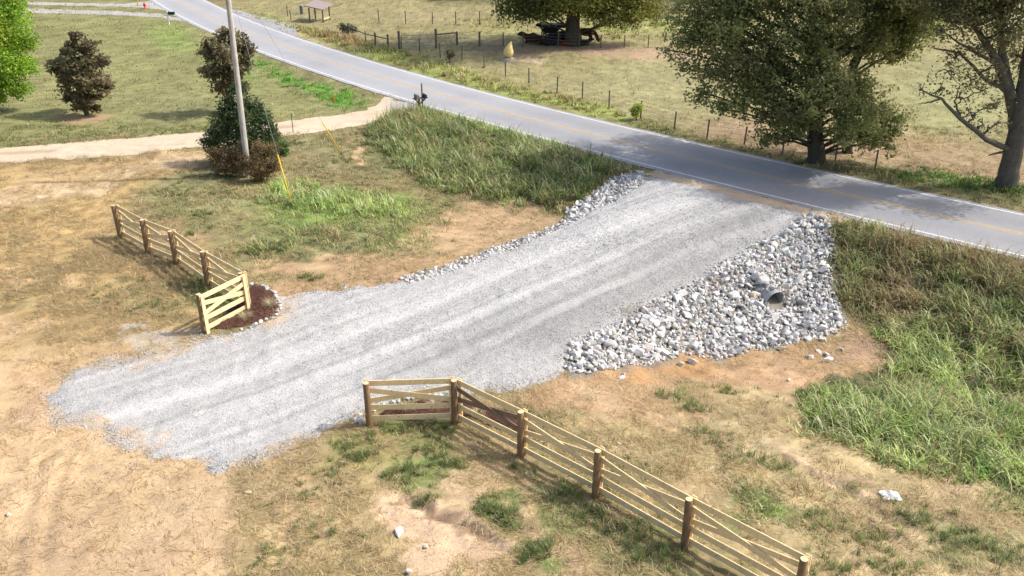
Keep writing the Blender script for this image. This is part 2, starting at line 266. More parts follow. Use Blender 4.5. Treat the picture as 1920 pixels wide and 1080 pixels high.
# brush: shape, colour, alpha, softness, green tufts, straw
E_ = lambda cx, cy, rx, ry, a=0: ('e', cx, cy, rx, ry, a)
BR = [
 (('p', [(-900,260),(300,240),(560,220),(720,190),(1200,320),(1300,800),(1300,1600),(-900,1600)]), C_OLIVE, 1, 6, .55, .35),
 # straw field, left
 (('p', [(-900,285),(150,290),(330,275),(400,285),(300,345),(215,400),(225,450),(330,520),(400,580),(380,640),(300,660),(100,720),(60,900),(-900,1200)]), C_STRAW, 1, 22, .12, .9),
 (E_(330,300,60,18,-12), C_DIRT, .7, .6, .02, .3), (E_(120,330,220,14,-14), C_DIRT, .5, .6, .05, .6), (E_(60,300,150,8,-3), C_DARKE, .5, .6, .2, .3),
 (('p', [(420,278),(330,288),(290,305),(200,330),(90,352),(-60,372),(-400,430),(-400,470),(-60,404),(80,378),(180,356),(260,334),(330,308),(400,296)]), (.62,.475,.31), .8, 14, .02, .25),
 (E_(120,420,120,40,-15), (.48,.33,.15), .7, .6, .1, 1), (E_(60,520,120,22,0), C_DIRT, .5, .6, .1, .8), (E_(330,480,110,60,35), (.36,.25,.14), .7, .5, .3, .8),
 (E_(390,555,70,30,25), C_GREEN, .6, .6, .9, .3), (E_(280,560,90,30,10), (.36,.30,.15), .7, .6, .5, .9), (E_(40,605,80,18,-5), C_DIRT, .9, .6, 0, .3), (E_(150,560,100,20,0), C_STRAW, .5, .6, .1, 1),
 (E_(30,560,60,20,0), (.36,.30,.14), .5, .6, .5, .7),
 # dirt pad, bottom left
 (('p', [(-900,640),(60,650),(330,640),(500,760),(680,790),(600,830),(470,880),(450,950),(430,1100),(420,1600),(-900,1600)]), C_DIRT, 1, 70, .0, .15),
 (E_(120,680,150,30,-10), (.52,.36,.20), .6, .6, .02, .6), (E_(60,760,60,70,0), (.50,.34,.21), .6, .6, 0, .3), (E_(200,1040,300,60,0), (.50,.35,.22), .6, .6, .02, .3),
 (E_(330,960,130,60,-30), (.60,.44,.27), .7, .7, 0, .05), (E_(60,930,80,60,0), (.48,.34,.22), .5, .6, 0, .2),
 # foreground centre
 (('p', [(600,800),(700,790),(850,790),(970,860),(1300,1040),(1500,1200),(1500,1600),(430,1600),(440,960),(480,880)]), (.38,.29,.15), 1, 50, .30, .85),
 (E_(560,960,80,110,10), (.50,.37,.21), .6, .6, .08, .8),
 (E_(720,850,90,35,-10), (.30,.265,.11), .8, .6, .6, .7), (E_(770,890,70,22,5), C_GREEN, .75, .6, 1, .2), (E_(780,830,70,22,10), C_GREEN, .5, .6, .7, .3),
 (E_(655,840,50,30,0), (.33,.29,.12), .7, .6, .5, .8), (E_(820,870,50,22,25), C_GREEN, .7, .6, .9, .2),
 (('p', [(715,920),(790,915),(900,985),(960,1040),(900,1090),(760,1100),(740,1020)]), (.60,.43,.28), .95, 14, .0, .12), (E_(850,985,110,16,33), C_DARKE, .75, .6, .2, .5), (E_(790,960,60,8,33), C_DARKE, .8, .5, .1, .3),
 (E_(860,905,70,28,10), (.58,.42,.26), .8, .6, .05, .3), (E_(925,955,50,26,10), C_GREEN, .8, .6, .9, .3), (E_(1010,1035,55,35,0), C_GREEN, .75, .6, .8, .4), (E_(1000,990,80,25,30), (.55,.40,.25), .6, .6, .1, .4),
 (E_(1090,975,120,26,30), C_GREEN, .7, .6, .9, .3), (E_(1010,890,120,20,30), (.24,.2,.10), .7, .6, .7, .3), (E_(1230,1060,120,40,25), C_GREEN, .55, .7, .8, .5), (E_(790,790,130,12,3), C_GREEN, .7, .6, .8, .2),
 (E_(1080,1050,60,30,0), (.50,.35,.24), .6, .6, .1, .5), (E_(600,1050,70,40,0), (.36,.30,.13), .6, .6, .4, .9),
 # right of the right fence
 (('p', [(900,745),(1060,690),(1100,690),(1250,650),(1560,600),(1680,620),(1700,760),(1920,900),(2400,1100),(2400,1800),(1560,1200),(1290,960),(1110,830),(960,760)]), (.42,.33,.18), 1, 8, .3, .7),
 (('p', [(950,740),(1070,705),(1250,660),(1420,665),(1560,640),(1650,640),(1640,700),(1500,730),(1340,740),(1180,800),(1000,770)]), (.43,.285,.165), 1, 10, .04, .5),
 (E_(1230,690,120,16,-5), (.42,.25,.12), .9, .5, 0, .1), (E_(1600,655,70,30,0), (.36,.25,.17), .8, .6, .05, .2), (E_(1200,770,160,24,10), (.50,.36,.22), .8, .6, .05, .6),
 (E_(1290,750,60,25,10), (.34,.30,.15), .7, .6, .5, .8), (E_(1380,800,110,25,25), (.40,.34,.20), .7, .6, .3, 1), (E_(1330,860,130,25,25), (.33,.29,.16), .6, .6, .5, .7),
 (E_(1150,830,150,12,28), (.32,.28,.14), .6, .6, .5, .5), (E_(1410,940,70,40,25), C_GREEN, .75, .6, 1, .4), (E_(1500,960,90,30,20), C_GREEN, .5, .6, .8, .5), (E_(1680,960,140,40,25), (.28,.27,.13), .7, .6, .6, .6),
 (E_(1560,890,130,8,28), C_DARKE, .75, .5, .1, .3), (E_(1600,900,200,18,28), (.55,.41,.27), .7, .6, .1, .4), (E_(1670,985,150,10,28), (.52,.38,.25), .7, .6, .1, .3), (E_(1650,1000,100,7,28), C_DARKE, .7, .5, .1, .3), (E_(1790,900,140,14,25), (.50,.37,.25), .7, .6, .1, .5),
 (E_(1850,1020,120,50,25), (.25,.26,.12), .7, .6, .9, .4), (E_(1560,1040,90,40,20), (.40,.33,.19), .7, .6, .3, 1), (E_(1750,1060,80,20,0), C_GREEN, .5, .6, .8, .5),
 # weed banks soil
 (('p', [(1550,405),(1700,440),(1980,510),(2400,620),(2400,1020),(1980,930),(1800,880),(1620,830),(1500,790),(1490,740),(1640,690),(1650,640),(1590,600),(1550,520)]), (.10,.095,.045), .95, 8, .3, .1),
 # mid ground, left of the driveway
 (E_(560,440,130,60,0), C_SHORT, .8, .7, .7, .4), (E_(500,350,70,30,0), (.34,.28,.14), .6, .6, .4, .5), (E_(640,400,200,45,0), C_BRIGHT, .7, .7, .8, .1), (E_(350,350,110,24,-8), (.29,.28,.13), .7, .6, .7, .3),
 (E_(400,400,110,34,0), (.27,.27,.12), .7, .6, .7, .4), (E_(600,280,70,30,20), (.29,.27,.14), .6, .6, .6, .3), (E_(670,290,14,22,-30), C_DIRT, .9, .5, .0, .1), (E_(560,510,110,26,0), (.42,.31,.17), .8, .6, .2, .6),
 (E_(690,440,100,35,0), C_SHORT, .7, .6, .8, .4), (E_(720,300,40,40,0), (.22,.23,.10), .8, .6, .9, .1),
 (('p', [(480,530),(560,500),(700,470),(840,410),(880,385),(1000,385),(1070,405),(1060,430),(980,460),(860,500),(750,530),(640,555),(530,570),(500,550)]), (.47,.32,.185), .95, 14, .05, .35),
 (E_(610,510,18,30,0), C_DIRT, .8, .5, 0, .1), (E_(780,470,80,20,-10), (.35,.28,.15), .6, .6, .4, .5), (E_(860,475,40,10,-10), (.55,.38,.18), .7, .6, 0, .1),
 (E_(290,640,130,10,-5), (.55,.52,.48), .5, .6, 0, .1), (E_(240,612,22,7,0), (.55,.54,.52), .8, .6, 0, 0),
 (('p', [(1480,405),(1525,402),(1552,407),(1558,480),(1570,575),(1582,612),(1545,632),(1420,655),(1345,672),(1285,660),(1150,690),(1085,702),(1040,690),(1060,625),(1150,575),(1240,535),(1340,480),(1430,425)]), (.23,.21,.185), .95, 8, 0, 0),
 (E_(1345,530,16,14,0), (.33,.23,.13), .9, .5, 0, 0), (E_(1355,595,8,16,0), (.33,.23,.13), .9, .5, 0, 0),
 # lawn
 (('p', [(-900,-40),(300,-20),(352,38),(402,66),(480,95),(580,140),(700,178),(716,196),(640,215),(560,222),(380,246),(0,277),(-900,340)]), C_LAWN, 1, 5, .8, .12),
 (E_(60,180,170,50,0), (.26,.25,.11), .7, .7, .7, .2), (E_(300,200,120,40,0), (.24,.235,.11), .6, .7, .7, .2), (E_(160,224,50,12,0), (.42,.27,.17), .8, .6, .05, .1), (E_(320,70,60,30,15), C_BRIGHT, .5, .8, 1, 0),
 (E_(430,130,90,22,30), C_BRIGHT, .5, .8, 1, 0), (E_(620,180,60,14,22), (.14,.30,.045), .9, .7, 1, 0), (E_(540,145,80,8,28), (.15,.29,.05), .9, .7, 1, 0), (E_(600,150,90,10,24), (.30,.27,.12), .7, .7, .7, .3), (E_(220,140,160,8,-20), (.29,.29,.12), .4, .8, .7, .1),
 # pasture
 (('p', [(381,-30),(425,10),(480,40),(580,77),(680,102),(780,134),(880,161),(960,181),(1035,199),(1160,230),(1285,258),(1380,274),(1560,319),(1740,358),(1920,390),(2600,520),(2600,-120),(300,-120)]), C_PAST, 1, 3, .5, .35),
 (E_(1250,160,260,60,5), (.335,.325,.17), .5, .8, .4, .3), (E_(1800,180,200,90,0), (.30,.32,.15), .5, .8, .4, .3), (E_(760,30,200,20,0), (.33,.28,.14), .6, .8, .4, .3), (E_(1000,60,220,10,0), (.36,.35,.14), .6, .8, .9, .2),
 (E_(1250,50,180,18,0), (.36,.38,.13), .6, .8, 1, .1), (E_(1130,95,150,12,3), (.38,.26,.18), .9, .6, .0, .1), (E_(1000,92,120,14,0), (.30,.22,.14), .8, .6, .05, .1), (E_(1270,105,110,10,0), (.44,.31,.21), .9, .6, 0, .1), (E_(1350,82,120,8,0), (.44,.33,.21), .8, .6, .05, .1),
 (E_(1500,265,230,38,8), (.36,.255,.16), .9, .6, .05, .5), (E_(1780,300,220,45,8), (.38,.275,.17), .9, .6, .05, .6), (E_(1650,255,280,30,8), (.40,.32,.17), .5, .7, .2, .5), (E_(985,113,38,5,0), (.56,.42,.30), .9, .6, 0, 0),
 # verge on the pasture side
 (('p', [(480,22),(560,52),(620,66),(700,84),(800,108),(880,133),(960,160),(1080,186),(1180,212),(1180,234),(1035,202),(960,185),(880,165),(780,137),(680,105),(620,90),(560,70),(480,40)]), (.27,.31,.09), .95, 5, 1, .3),
 (E_(640,72,50,12,15), (.42,.30,.17), .8, .6, .3, .8), (E_(580,68,60,6,25), (.46,.37,.22), .8, .6, .1, .5), (E_(800,150,200,3,20), (.16,.17,.07), .7, .6, .8, 0),
 (('p', [(1180,215),(1330,258),(1450,285),(1600,305),(1750,330),(1920,352),(1980,360),(1980,400),(1740,362),(1560,323),(1380,278),(1285,262),(1180,238)]), (.20,.20,.08), .9, 5, .9, .3),
 (E_(1760,340,100,12,9), (.12,.20,.04), .8, .6, 1, 0), (E_(1600,320,80,7,10), (.24,.22,.10), .6, .6, .7, .4),
 # far field of scrub at the top edge
 (('p', [(700,-40),(900,-30),(1400,-30),(1400,12),(1300,8),(900,8),(800,2)]), (.14,.13,.06), .8, 6, .8, .2),
]
def cover(X, Y, Z=None):
    if Z is None: Z = H(X, Y)
    px, py = proj(X, Y, Z)
    sc = 1.0 / np.maximum(Y, 12)
    jx = (fbm(X * .9, Y * .9, 31) - .5) * 1600 * sc * 2.2; jy = (fbm(X * .9, Y * .9, 47) - .5) * 1600 * sc * 1.3
    px = px + jx; py = py + jy
    px = np.where(Y < 2, 960, px)
    col = np.empty(np.shape(X) + (3,)); col[:] = C_OLIVE; g = np.full(np.shape(X), .5); s = np.full(np.shape(X), .3)
    for shp, c, al, soft, gg, ss in BR:
        if shp[0] == 'e':
            _, cx, cy, rx, ry, a = shp; ca, sa = math.cos(R(a)), math.sin(R(a))
            dx = px - cx; dy = py - cy; u = (dx * ca + dy * sa) / rx; v = (-dx * sa + dy * ca) / ry
            w = np.clip((1.15 - np.hypot(u, v)) / soft, 0, 1)
        else:
            pa = np.array(shp[1]); near = (px > pa[:, 0].min() - 60) & (px < pa[:, 0].max() + 60) & (py > pa[:, 1].min() - 60) & (py < pa[:, 1].max() + 60)
            w = np.zeros(np.shape(X)); 
            if near.any(): w[near] = np.clip(polysd(px[near], py[near], shp[1]) / soft * .5 + .5, 0, 1)
        w = w * w * (3 - 2 * w) * al
        col = col * (1 - w[..., None]) + np.array(c) * w[..., None]; g = g * (1 - w) + gg * w; s = s * (1 - w) + ss * w
    return col, g, s

def graded(a, b, fine, g0, g1, growth, maxs):
    xs = list(np.arange(g0, g1, fine)); st = fine; x = xs[-1]
    while x < b: st = min(st * growth, maxs); x += st; xs.append(x)
    st = fine; x = xs[0]; pre = []
    while x > a: st = min(st * growth, maxs); x -= st; pre.append(x)
    return np.array(pre[::-1] + xs)
xs = graded(-700, 700, .15, -22, 30, 1.045, 40); ys = graded(-60, 900, .15, 14, 52, 1.022, 40)
X, Y = np.meshgrid(xs, ys); Z = H(X, Y)
fine = np.clip((70 - Y) / 30, 0, 1) * (np.abs(X) < 60)
_rk = np.clip((np.abs(road_off(X, Y)) - 2.9) / .6, 0, 1)
GRV = [([(1480,850),(1560,885),(1640,935),(1700,960)], .11), ([(1610,962),(1700,1003),(1790,1045)], .10), ([(735,935),(790,950),(850,980),(930,1020)], .12), ([(1640,905),(1760,930),(1800,950)], .07), ([(1270,800),(1400,850),(1480,850)], .06),
       ([(30,1080),(40,960),(90,850)], .04), ([(75,1080),(82,960),(125,860)], .04), ([(120,870),(230,910),(300,950)], .04), ([(140,850),(250,890),(330,925)], .035), ([(500,1080),(560,960),(640,900)], .04)]
GRVW = [(np.array([G(*p)[:2] for p in l]), d) for l, d in GRV]
def groove(X, Y):
    z = np.zeros(np.shape(X)); m = (Y < 32) & (Y > 10); xx = X[m]; yy = Y[m]; zz = np.zeros(xx.shape)
    jx = xx + (fbm(xx * 1.5, yy * 1.5, 61, 2) - .5) * .5; jy = yy + (fbm(xx * 1.5, yy * 1.5, 67, 2) - .5) * .5
    for W, d in GRVW:
        dd = np.full(xx.shape, 9.)
        for a, b in zip(W[:-1], W[1:]):
            ab = b - a; t = np.clip(((jx - a[0]) * ab[0] + (jy - a[1]) * ab[1]) / (ab @ ab), 0, 1); dd = np.minimum(dd, np.hypot(jx - a[0] - t * ab[0], jy - a[1] - t * ab[1]))
        zz -= d * np.exp(-(dd / .17) ** 2) - d * .5 * np.exp(-((dd - .32) / .14) ** 2)
    z[m] = zz
    return z
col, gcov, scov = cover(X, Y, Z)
_gr = groove(X, Y)
rough = (fbm(X * 3.1, Y * 3.1, 71, 3) - .5) * .07 + (fbm(X * 1.1, Y * 1.1, 75, 3) - .5) * .10
Z = Z + (rough * fine + _gr) * _rk
Z = Z - (1 - _rk) * .03
def in_g(X, Y):   # terrain height incl. roughness
    return H(X, Y) + groove(np.asarray(X, float), np.asarray(Y, float)) * 1.0 + ((fbm(X * 3.1, Y * 3.1, 71, 3) - .5) * .07 + (fbm(X * 1.1, Y * 1.1, 75, 3) - .5) * .10) * np.clip((70 - Y) / 30, 0, 1) * np.clip((np.abs(road_off(X, Y)) - 2.9) / .6, 0, 1) * (np.abs(X) < 60)
m1 = fbm(X * 2.3, Y * 2.3, 91, 4)[..., None]; m2 = fbm(X * .35, Y * .35, 95, 3)[..., None]
_a = np.clip(.30 + .8 * (gcov + scov), .3, 1.25)[..., None]
col = col * (1 + (m1 - .5) * .85 * _a) * (.84 + .32 * m2)
m3 = np.clip((fbm(X * 3.3, Y * 3.3, 99, 3) - .55) * 5, 0, 1)[..., None] * .62 * _a
col = col * (1 - m3) + col * np.array([.62, .58, .55]) * m3
ny, nx = X.shape
idx = np.arange(nx * ny).reshape(ny, nx)
Fq = np.stack([idx[:-1, :-1], idx[:-1, 1:], idx[1:, 1:], idx[1:, :-1]], -1).reshape(-1, 4)
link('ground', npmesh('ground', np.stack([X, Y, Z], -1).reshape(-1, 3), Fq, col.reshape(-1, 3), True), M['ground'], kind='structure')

# ------------------------------------------------------------------ road
def strip(off0, off1, z, x0=-74, x1=68, nsub=8, wob=0.0):
    xsr = np.arange(x0, x1, .4); yy = road_y(xsr)
    nx_ = np.interp(xsr, _rx, _n[:, 0]); ny_ = np.interp(xsr, _rx, _n[:, 1])
    V = []; 
    for k in range(nsub + 1):
        o = off0 + (off1 - off0) * k / nsub
        if wob and k in (0, nsub): o = o + (fbm(xsr * 1.7, xsr * 0 + k, 7) - .5) * wob
        V.append(np.stack([xsr + nx_ * o, yy + ny_ * o, np.full_like(xsr, z)], 1))
    V = np.stack(V, 0); a, b = V.shape[:2]; id_ = np.arange(a * b).reshape(a, b)
    Fq = np.stack([id_[:-1, :-1], id_[:-1, 1:], id_[1:, 1:], id_[1:, :-1]], -1).reshape(-1, 4)
    return V.reshape(-1, 3), Fq[:, ::-1]
V, Fq = strip(-3.12, 3.0, 0.012, nsub=24, wob=.22)
ro = road_off(V[:, 0], V[:, 1])
tone = .30 + .085 * np.clip((12 - V[:, 0]) / 20, 0, 1) + .02 * np.cos(ro * 2.3) + (fbm(V[:, 0] * .25, V[:, 1] * .25, 3) - .5) * .07  # asphalt paler towards the left: glare painted into its colour
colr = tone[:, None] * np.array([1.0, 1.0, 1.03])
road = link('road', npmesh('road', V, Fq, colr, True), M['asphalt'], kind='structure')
for nm, a, b, mt in (('road_edge_line', -2.72, -2.60, 'paint_white'), ('road_edge_line', 2.60, 2.72, 'paint_white'), ('road_centre_line', -.17, -.06, 'paint_yellow'), ('road_centre_line', .06, .17, 'paint_yellow')):
    V, Fq = strip(a, b, .016, nsub=1)
    link(nm, npmesh(nm, V, Fq, None), M[mt], kind='structure')

# draped sheets: driveway, lanes
def sheet(name, wp, colf, mat, step, edge=.25, thick=.03, wob=.25, nsc=1.5, lift=0.0, seed=0, zmax=None):
    wp = np.array(wp); x0, y0 = wp.min(0) - .6; x1, y1 = wp.max(0) + .6
    xs_ = np.arange(x0, x1, step); ys_ = np.arange(y0, y1, step); X, Y = np.meshgrid(xs_, ys_)
    sd = polysd(X, Y, wp) + (fbm(X * nsc, Y * nsc, 200 + seed, 4) - .5) * wob * 2
    w = np.clip(sd / edge, -1, 1)
    Z = in_g(X, Y) + w * thick + lift
    rk = np.abs(road_off(X, Y)) < 3.35
    if zmax is not None: Z = np.where(rk, np.minimum(Z, zmax + .1 * (np.abs(road_off(X, Y)) < 3.0) * -1), Z)
    keep = sd > -edge * .9
    kf = keep[:-1, :-1] & keep[:-1, 1:] & keep[1:, 1:] & keep[1:, :-1]
    id_ = np.arange(X.size).reshape(X.shape)
    Fq = np.stack([id_[:-1, :-1], id_[:-1, 1:], id_[1:, 1:], id_[1:, :-1]], -1)[kf]
    used = np.unique(Fq); rm = np.full(X.size, -1); rm[used] = np.arange(len(used)); Fq = rm[Fq]
    c = colf(X, Y, sd).reshape(-1, 3)[used]
    me = npmesh(name, np.stack([X, Y, Z], -1).reshape(-1, 3)[used], Fq, c, True)
    return link(name, me, mat, kind='structure')
DRV = [(1205,330),(1250,326),(1330,345),(1430,372),(1500,392),(1515,405),(1440,450),(1345,510),(1240,565),(1150,605),(1075,650),(1060,700),(1020,722),(930,730),(870,735),(800,745),(700,770),(650,790),(560,825),(470,860),(410,882),(380,870),(300,860),(225,830),(190,835),(150,805),(80,800),(95,740),(140,700),(250,670),(330,652),(375,632),(440,618),(500,605),(525,580),(520,560),(560,548),(640,545),(760,525),(850,498),(950,465),(1030,430),(1070,410),(1140,380),(1190,350)]
drv_w = np.array(wpoly(DRV))
dl = np.array([G(*p)[:2] for p in [(1420,362),(1250,410),(1080,480),(900,560),(700,640),(480,730),(250,800),(0,880)]])
_dt = np.diff(dl, axis=0); _dL = np.hypot(_dt[:, 0], _dt[:, 1]); _ds = np.concatenate([[0], np.cumsum(_dL)])
def st_coord(X, Y):
    best = np.full(X.shape, 1e9); S = np.zeros(X.shape); T = np.zeros(X.shape)
    for i in range(len(_dt)):
        t = np.clip(((X - dl[i, 0]) * _dt[i, 0] + (Y - dl[i, 1]) * _dt[i, 1]) / _dL[i] ** 2, 0, 1)
        dx = X - dl[i, 0] - t * _dt[i, 0]; dy = Y - dl[i, 1] - t * _dt[i, 1]; d = np.hypot(dx, dy)
        m = d < best; best = np.where(m, d, best); S = np.where(m, _ds[i] + t * _dL[i], S)
        T = np.where(m, np.sign(_dt[i, 0] * dy - _dt[i, 1] * dx) * d, T)
    return S, T
def gtone(X, Y):
    S, T = st_coord(X, Y)
    Tw = T + (fbm(S * .10, T * .15, 321, 2) - .5) * .5
    n = fbm(S * .035 + 3, Tw * 1.5, 301, 3); n2 = fbm(S * .06, Tw * 4.5, 311, 3)
    tone = .465 + (n - .5) * .18 + (n2 - .5) * .18
    lane = np.exp(-((T - 1.0) / .5) ** 2) + np.exp(-((T + .9) / .5) ** 2)
    return tone + .06 * lane, S, T
def gcol(X, Y, sd):
    t, S, T = gtone(X, Y)
    px, py = proj(X, Y, H(X, Y))
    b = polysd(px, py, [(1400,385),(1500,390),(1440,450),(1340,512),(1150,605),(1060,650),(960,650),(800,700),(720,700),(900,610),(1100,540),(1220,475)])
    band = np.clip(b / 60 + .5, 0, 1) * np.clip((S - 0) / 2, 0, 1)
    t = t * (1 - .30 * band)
    c = (t * 1.0)[..., None] * np.array([1.0, .975, .94])
    mixd = np.clip((fbm(X * 1.6, Y * 1.6, 330, 4) - .42) * 5 + .55 - sd / .55, 0, 1) * np.clip((620 - px) / 120, 0, .85)
    return c * (1 - mixd[..., None]) + np.array([.50, .38, .25]) * mixd[..., None]
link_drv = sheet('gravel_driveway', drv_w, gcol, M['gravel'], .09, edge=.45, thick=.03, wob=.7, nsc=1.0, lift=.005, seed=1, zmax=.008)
# gravel crumbs that lie beyond the pad
def lanecol(base):
    def f(X, Y, sd):
        n = fbm(X * .8, Y * 2.5, 400, 4)
        return (1 + (n[..., None] - .5) * .3) * np.array(base)
    return f
LANE = [(-500,345),(-200,322),(0,305),(150,296),(300,284),(400,272),(500,258),(600,247),(660,238),(700,232),(745,205),(800,212),(770,197),(720,182),(712,192),(690,205),(640,215),(560,224),(450,240),(380,248),(250,258),(100,270),(0,278),(-200,290),(-500,305)]
def lanecol2(X, Y, sd):
    c = lanecol((.60, .485, .35))(X, Y, sd)
    px, py = proj(X, Y, H(X, Y))
    mid = np.interp(px, [0, 300, 500, 700], [289, 271, 243, 217]); w = np.exp(-((py - mid) / 3.0) ** 2) * np.clip((fbm(X * .25, Y * .5, 9) - .42) * 6, 0, 1) * .6
    c = c * (1 - w[..., None]) + np.array([.30, .23, .13]) * w[..., None]
    a = np.clip((px - 715) / 30, 0, 1)[..., None]
    return c * (1 - a) + np.array([.40, .38, .37]) * a
sheet('dirt_lane', wpoly(LANE), lanecol2, M['lane'], .16, edge=.4, thick=.03, wob=.3, seed=2, zmax=.008)
sheet('shoulder', wpoly([(1210,326),(1240,318),(1330,340),(1420,366),(1500,386),(1560,402),(1590,412),(1545,414),(1480,396),(1380,374),(1290,350)]), lanecol((.52, .40, .28)), M['lane'], .12, edge=.25, thick=.02, wob=.3, nsc=2.5, lift=.03, seed=3, zmax=.0085)
sheet('side_driveway', wpoly([(-300,22),(0,17),(60,16),(150,19),(240,22),(300,26),(325,32),(352,41),(330,39),(300,33),(240,29),(150,26),(60,24),(-300,34)]), lanecol((.42, .40, .38)), M['lane'], .3, edge=.4, thick=.03, wob=.3, seed=4, zmax=.008)
sheet('side_driveway', wpoly([(-200,3),(60,4),(150,6),(230,7),(280,2),(296,-4),(320,12),(335,24),(316,20),(290,16),(240,13),(150,11),(60,9),(-200,9)]), lanecol((.44, .41, .39)), M['lane'], .3, edge=.5, thick=.03, wob=.3, seed=5, zmax=.008)
sheet('paved_pull_off', wpoly([(430,16),(470,26),(510,36),(548,48),(560,60),(556,68),(520,60),(480,46),(440,24)]), lanecol((.36, .355, .35)), M['lane'], .25, edge=.3, thick=.02, wob=.2, seed=6, zmax=.008)

# ------------------------------------------------------------------ scatter helpers
def blades(P, az, L, W, lean, curve, col, nseg=3, droop=0):
    n = len(P); V = np.zeros((n, nseg + 1, 2, 3)); pos = P.astype(float).copy()
    d = np.stack([np.cos(az), np.sin(az), np.zeros(n)], 1); s = np.stack([-np.sin(az), np.cos(az), np.zeros(n)], 1)
    for k in range(nseg + 1):
        t = k / nseg; w = W * max(.12, (1 - t) ** .6)
        V[:, k, 0] = pos - s * w[:, None] / 2; V[:, k, 1] = pos + s * w[:, None] / 2
        a = lean + curve * t
        pos = pos + (L / nseg)[:, None] * (np.sin(a)[:, None] * d + np.cos(a)[:, None] * np.array([0, 0, 1.]))
    b = (np.arange(n) * (nseg + 1) * 2)[:, None]
    Fq = np.concatenate([b + np.array([2 * k, 2 * k + 1, 2 * k + 3, 2 * k + 2])[None] for k in range(nseg)], 0)
    C = np.repeat(col, (nseg + 1) * 2, axis=0)
    return V.reshape(-1, 3), Fq, C
class Acc:
    def __init__(s): s.V = []; s.F = []; s.C = []; s.n = 0
    def add(s, V, F, C): s.V.append(V); s.F.append(F + s.n); s.C.append(C); s.n += len(V)
    def mesh(s, name, smooth=False): return npmesh(name, np.concatenate(s.V), np.concatenate(s.F), np.clip(np.concatenate(s.C), .003, .95), smooth)
def pick(pal, n, var=.18):
    pal = np.array(pal); c = pal[rng.integers(0, len(pal), n)]
    return c * (1 + (rng.random((n, 1)) - .5) * 2 * var) * (1 + (rng.random((n, 3)) - .5) * .12)
def rand_area(n, x0, x1, y0, y1): return rng.uniform(x0, x1, n), rng.uniform(y0, y1, n)
drv_in = lambda X, Y: polysd(X, Y, drv_w) > .05
RIP = [(1500,412),(1525,402),(1552,407),(1558,480),(1553,540),(1570,575),(1582,612),(1545,632),(1500,640),(1420,655),(1345,672),(1285,660),(1215,680),(1150,690),(1085,702),(1060,690),(1065,660),(1110,630),(1180,600),(1240,562),(1340,508),(1400,472),(1450,448)]
LIP = [(1168,330),(1180,322),(1208,324),(1200,345),(1165,368),(1120,392),(1080,414),(1062,412),(1068,395),(1110,368),(1135,345)]
rip_w = wpoly(RIP); lip_w = wpoly(LIP); lane_w = wpoly(LANE)
def free(X, Y):
    return (np.abs(road_off(X, Y)) > 3.2) & ~drv_in(X, Y) & (polysd(X, Y, rip_w) < -.1) & (polysd(X, Y, lip_w) < 0) & (polysd(X, Y, lane_w) < .15)
def inview(X, Y, m=60):
    px, py = proj(X, Y, H(X, Y)); return (px > -m) & (px < 1920 + m) & (py > -m) & (py < 1080 + m)

# straw litter + short grass tufts over the ground
GREENS = [(.13,.20,.05),(.18,.25,.065),(.10,.15,.05),(.24,.29,.10),(.16,.20,.08)]
DRYS = [(.58,.46,.25),(.46,.35,.17),(.70,.58,.36),(.36,.27,.14),(.54,.41,.20)]
acc_s = Acc(); acc_g = Acc()
def litter(n, box, lenr, wr):
    X, Y = rand_area(n, *box); k = inview(X, Y) & free(X, Y); X, Y = X[k], Y[k]
    _, g, s = cover(X, Y); cl = fbm(X * 1.3, Y * 1.3, 501, 3)
    k = rng.random(len(X)) < np.clip(s * (.25 + 2.6 * (cl - .38) + 1.6 * (fbm(X * .4, Y * .4, 507, 2) - .5)), 0, 1); X, Y = X[k], Y[k]
    m = len(X); az = fbm(X * .8, Y * .8, 551, 2) * 14 + rng.normal(0, .7, m) + np.pi * rng.integers(0, 2, m)
    acc_s.add(*blades(np.stack([X, Y, in_g(X, Y) + rng.uniform(.005, .03, m)], 1), az, rng.uniform(*lenr, m), rng.uniform(*wr, m), rng.uniform(1.15, 1.5, m), rng.uniform(0, .5, m), pick(DRYS, m), 2))
def tufts(n, box, nb, hr, wr, pal, spread=.06, green=True, dens=1.0, thr=.40):
    X, Y = rand_area(n, *box); k = inview(X, Y) & free(X, Y); X, Y = X[k], Y[k]
    c, g, s = cover(X, Y); cl = fbm(X * 1.1, Y * 1.1, 521, 3)
    k = rng.random(len(X)) < np.clip(dens * g * (.3 + 3.5 * (cl - thr)), 0, 1); X, Y, g, s, cl, c = X[k], Y[k], g[k], s[k], cl[k], c[k]
    m = len(X); X = np.repeat(X, nb) + rng.normal(0, spread, m * nb); Y = np.repeat(Y, nb) + rng.normal(0, spread, m * nb)
    hs = np.repeat(rng.uniform(.6, 1.2, m), nb)
    cc = np.repeat(pick(pal, m, .2), nb, 0) * .6 + pick(pal, m * nb, .2) * .4
    base = np.repeat(c, nb, 0); cc = cc * .62 + base * .38 * .9
    dry = (rng.random(m * nb) < np.repeat(.12 + s * .30, nb)); cc[dry] = pick(DRYS, int(dry.sum()))
    M_ = m * nb
    acc_g.add(*blades(np.stack([X, Y, in_g(X, Y) - .01], 1), rng.uniform(0, 6.3, M_), rng.uniform(*hr, M_) * hs, rng.uniform(*wr, M_), rng.uniform(.1, .8, M_), rng.uniform(.3, 1.4, M_), cc, 2))
litter(330000, (-20, 20, 14, 34), (.12, .42), (.008, .018))
litter(230000, (-30, 32, 28, 52), (.18, .55), (.014, .028))
tufts(42000, (-20, 20, 14, 34), 10, (.07, .22), (.010, .020), GREENS, .08, thr=.44)
tufts(44000, (-32, 32, 30, 54), 8, (.09, .24), (.015, .028), GREENS, .11, thr=.42)
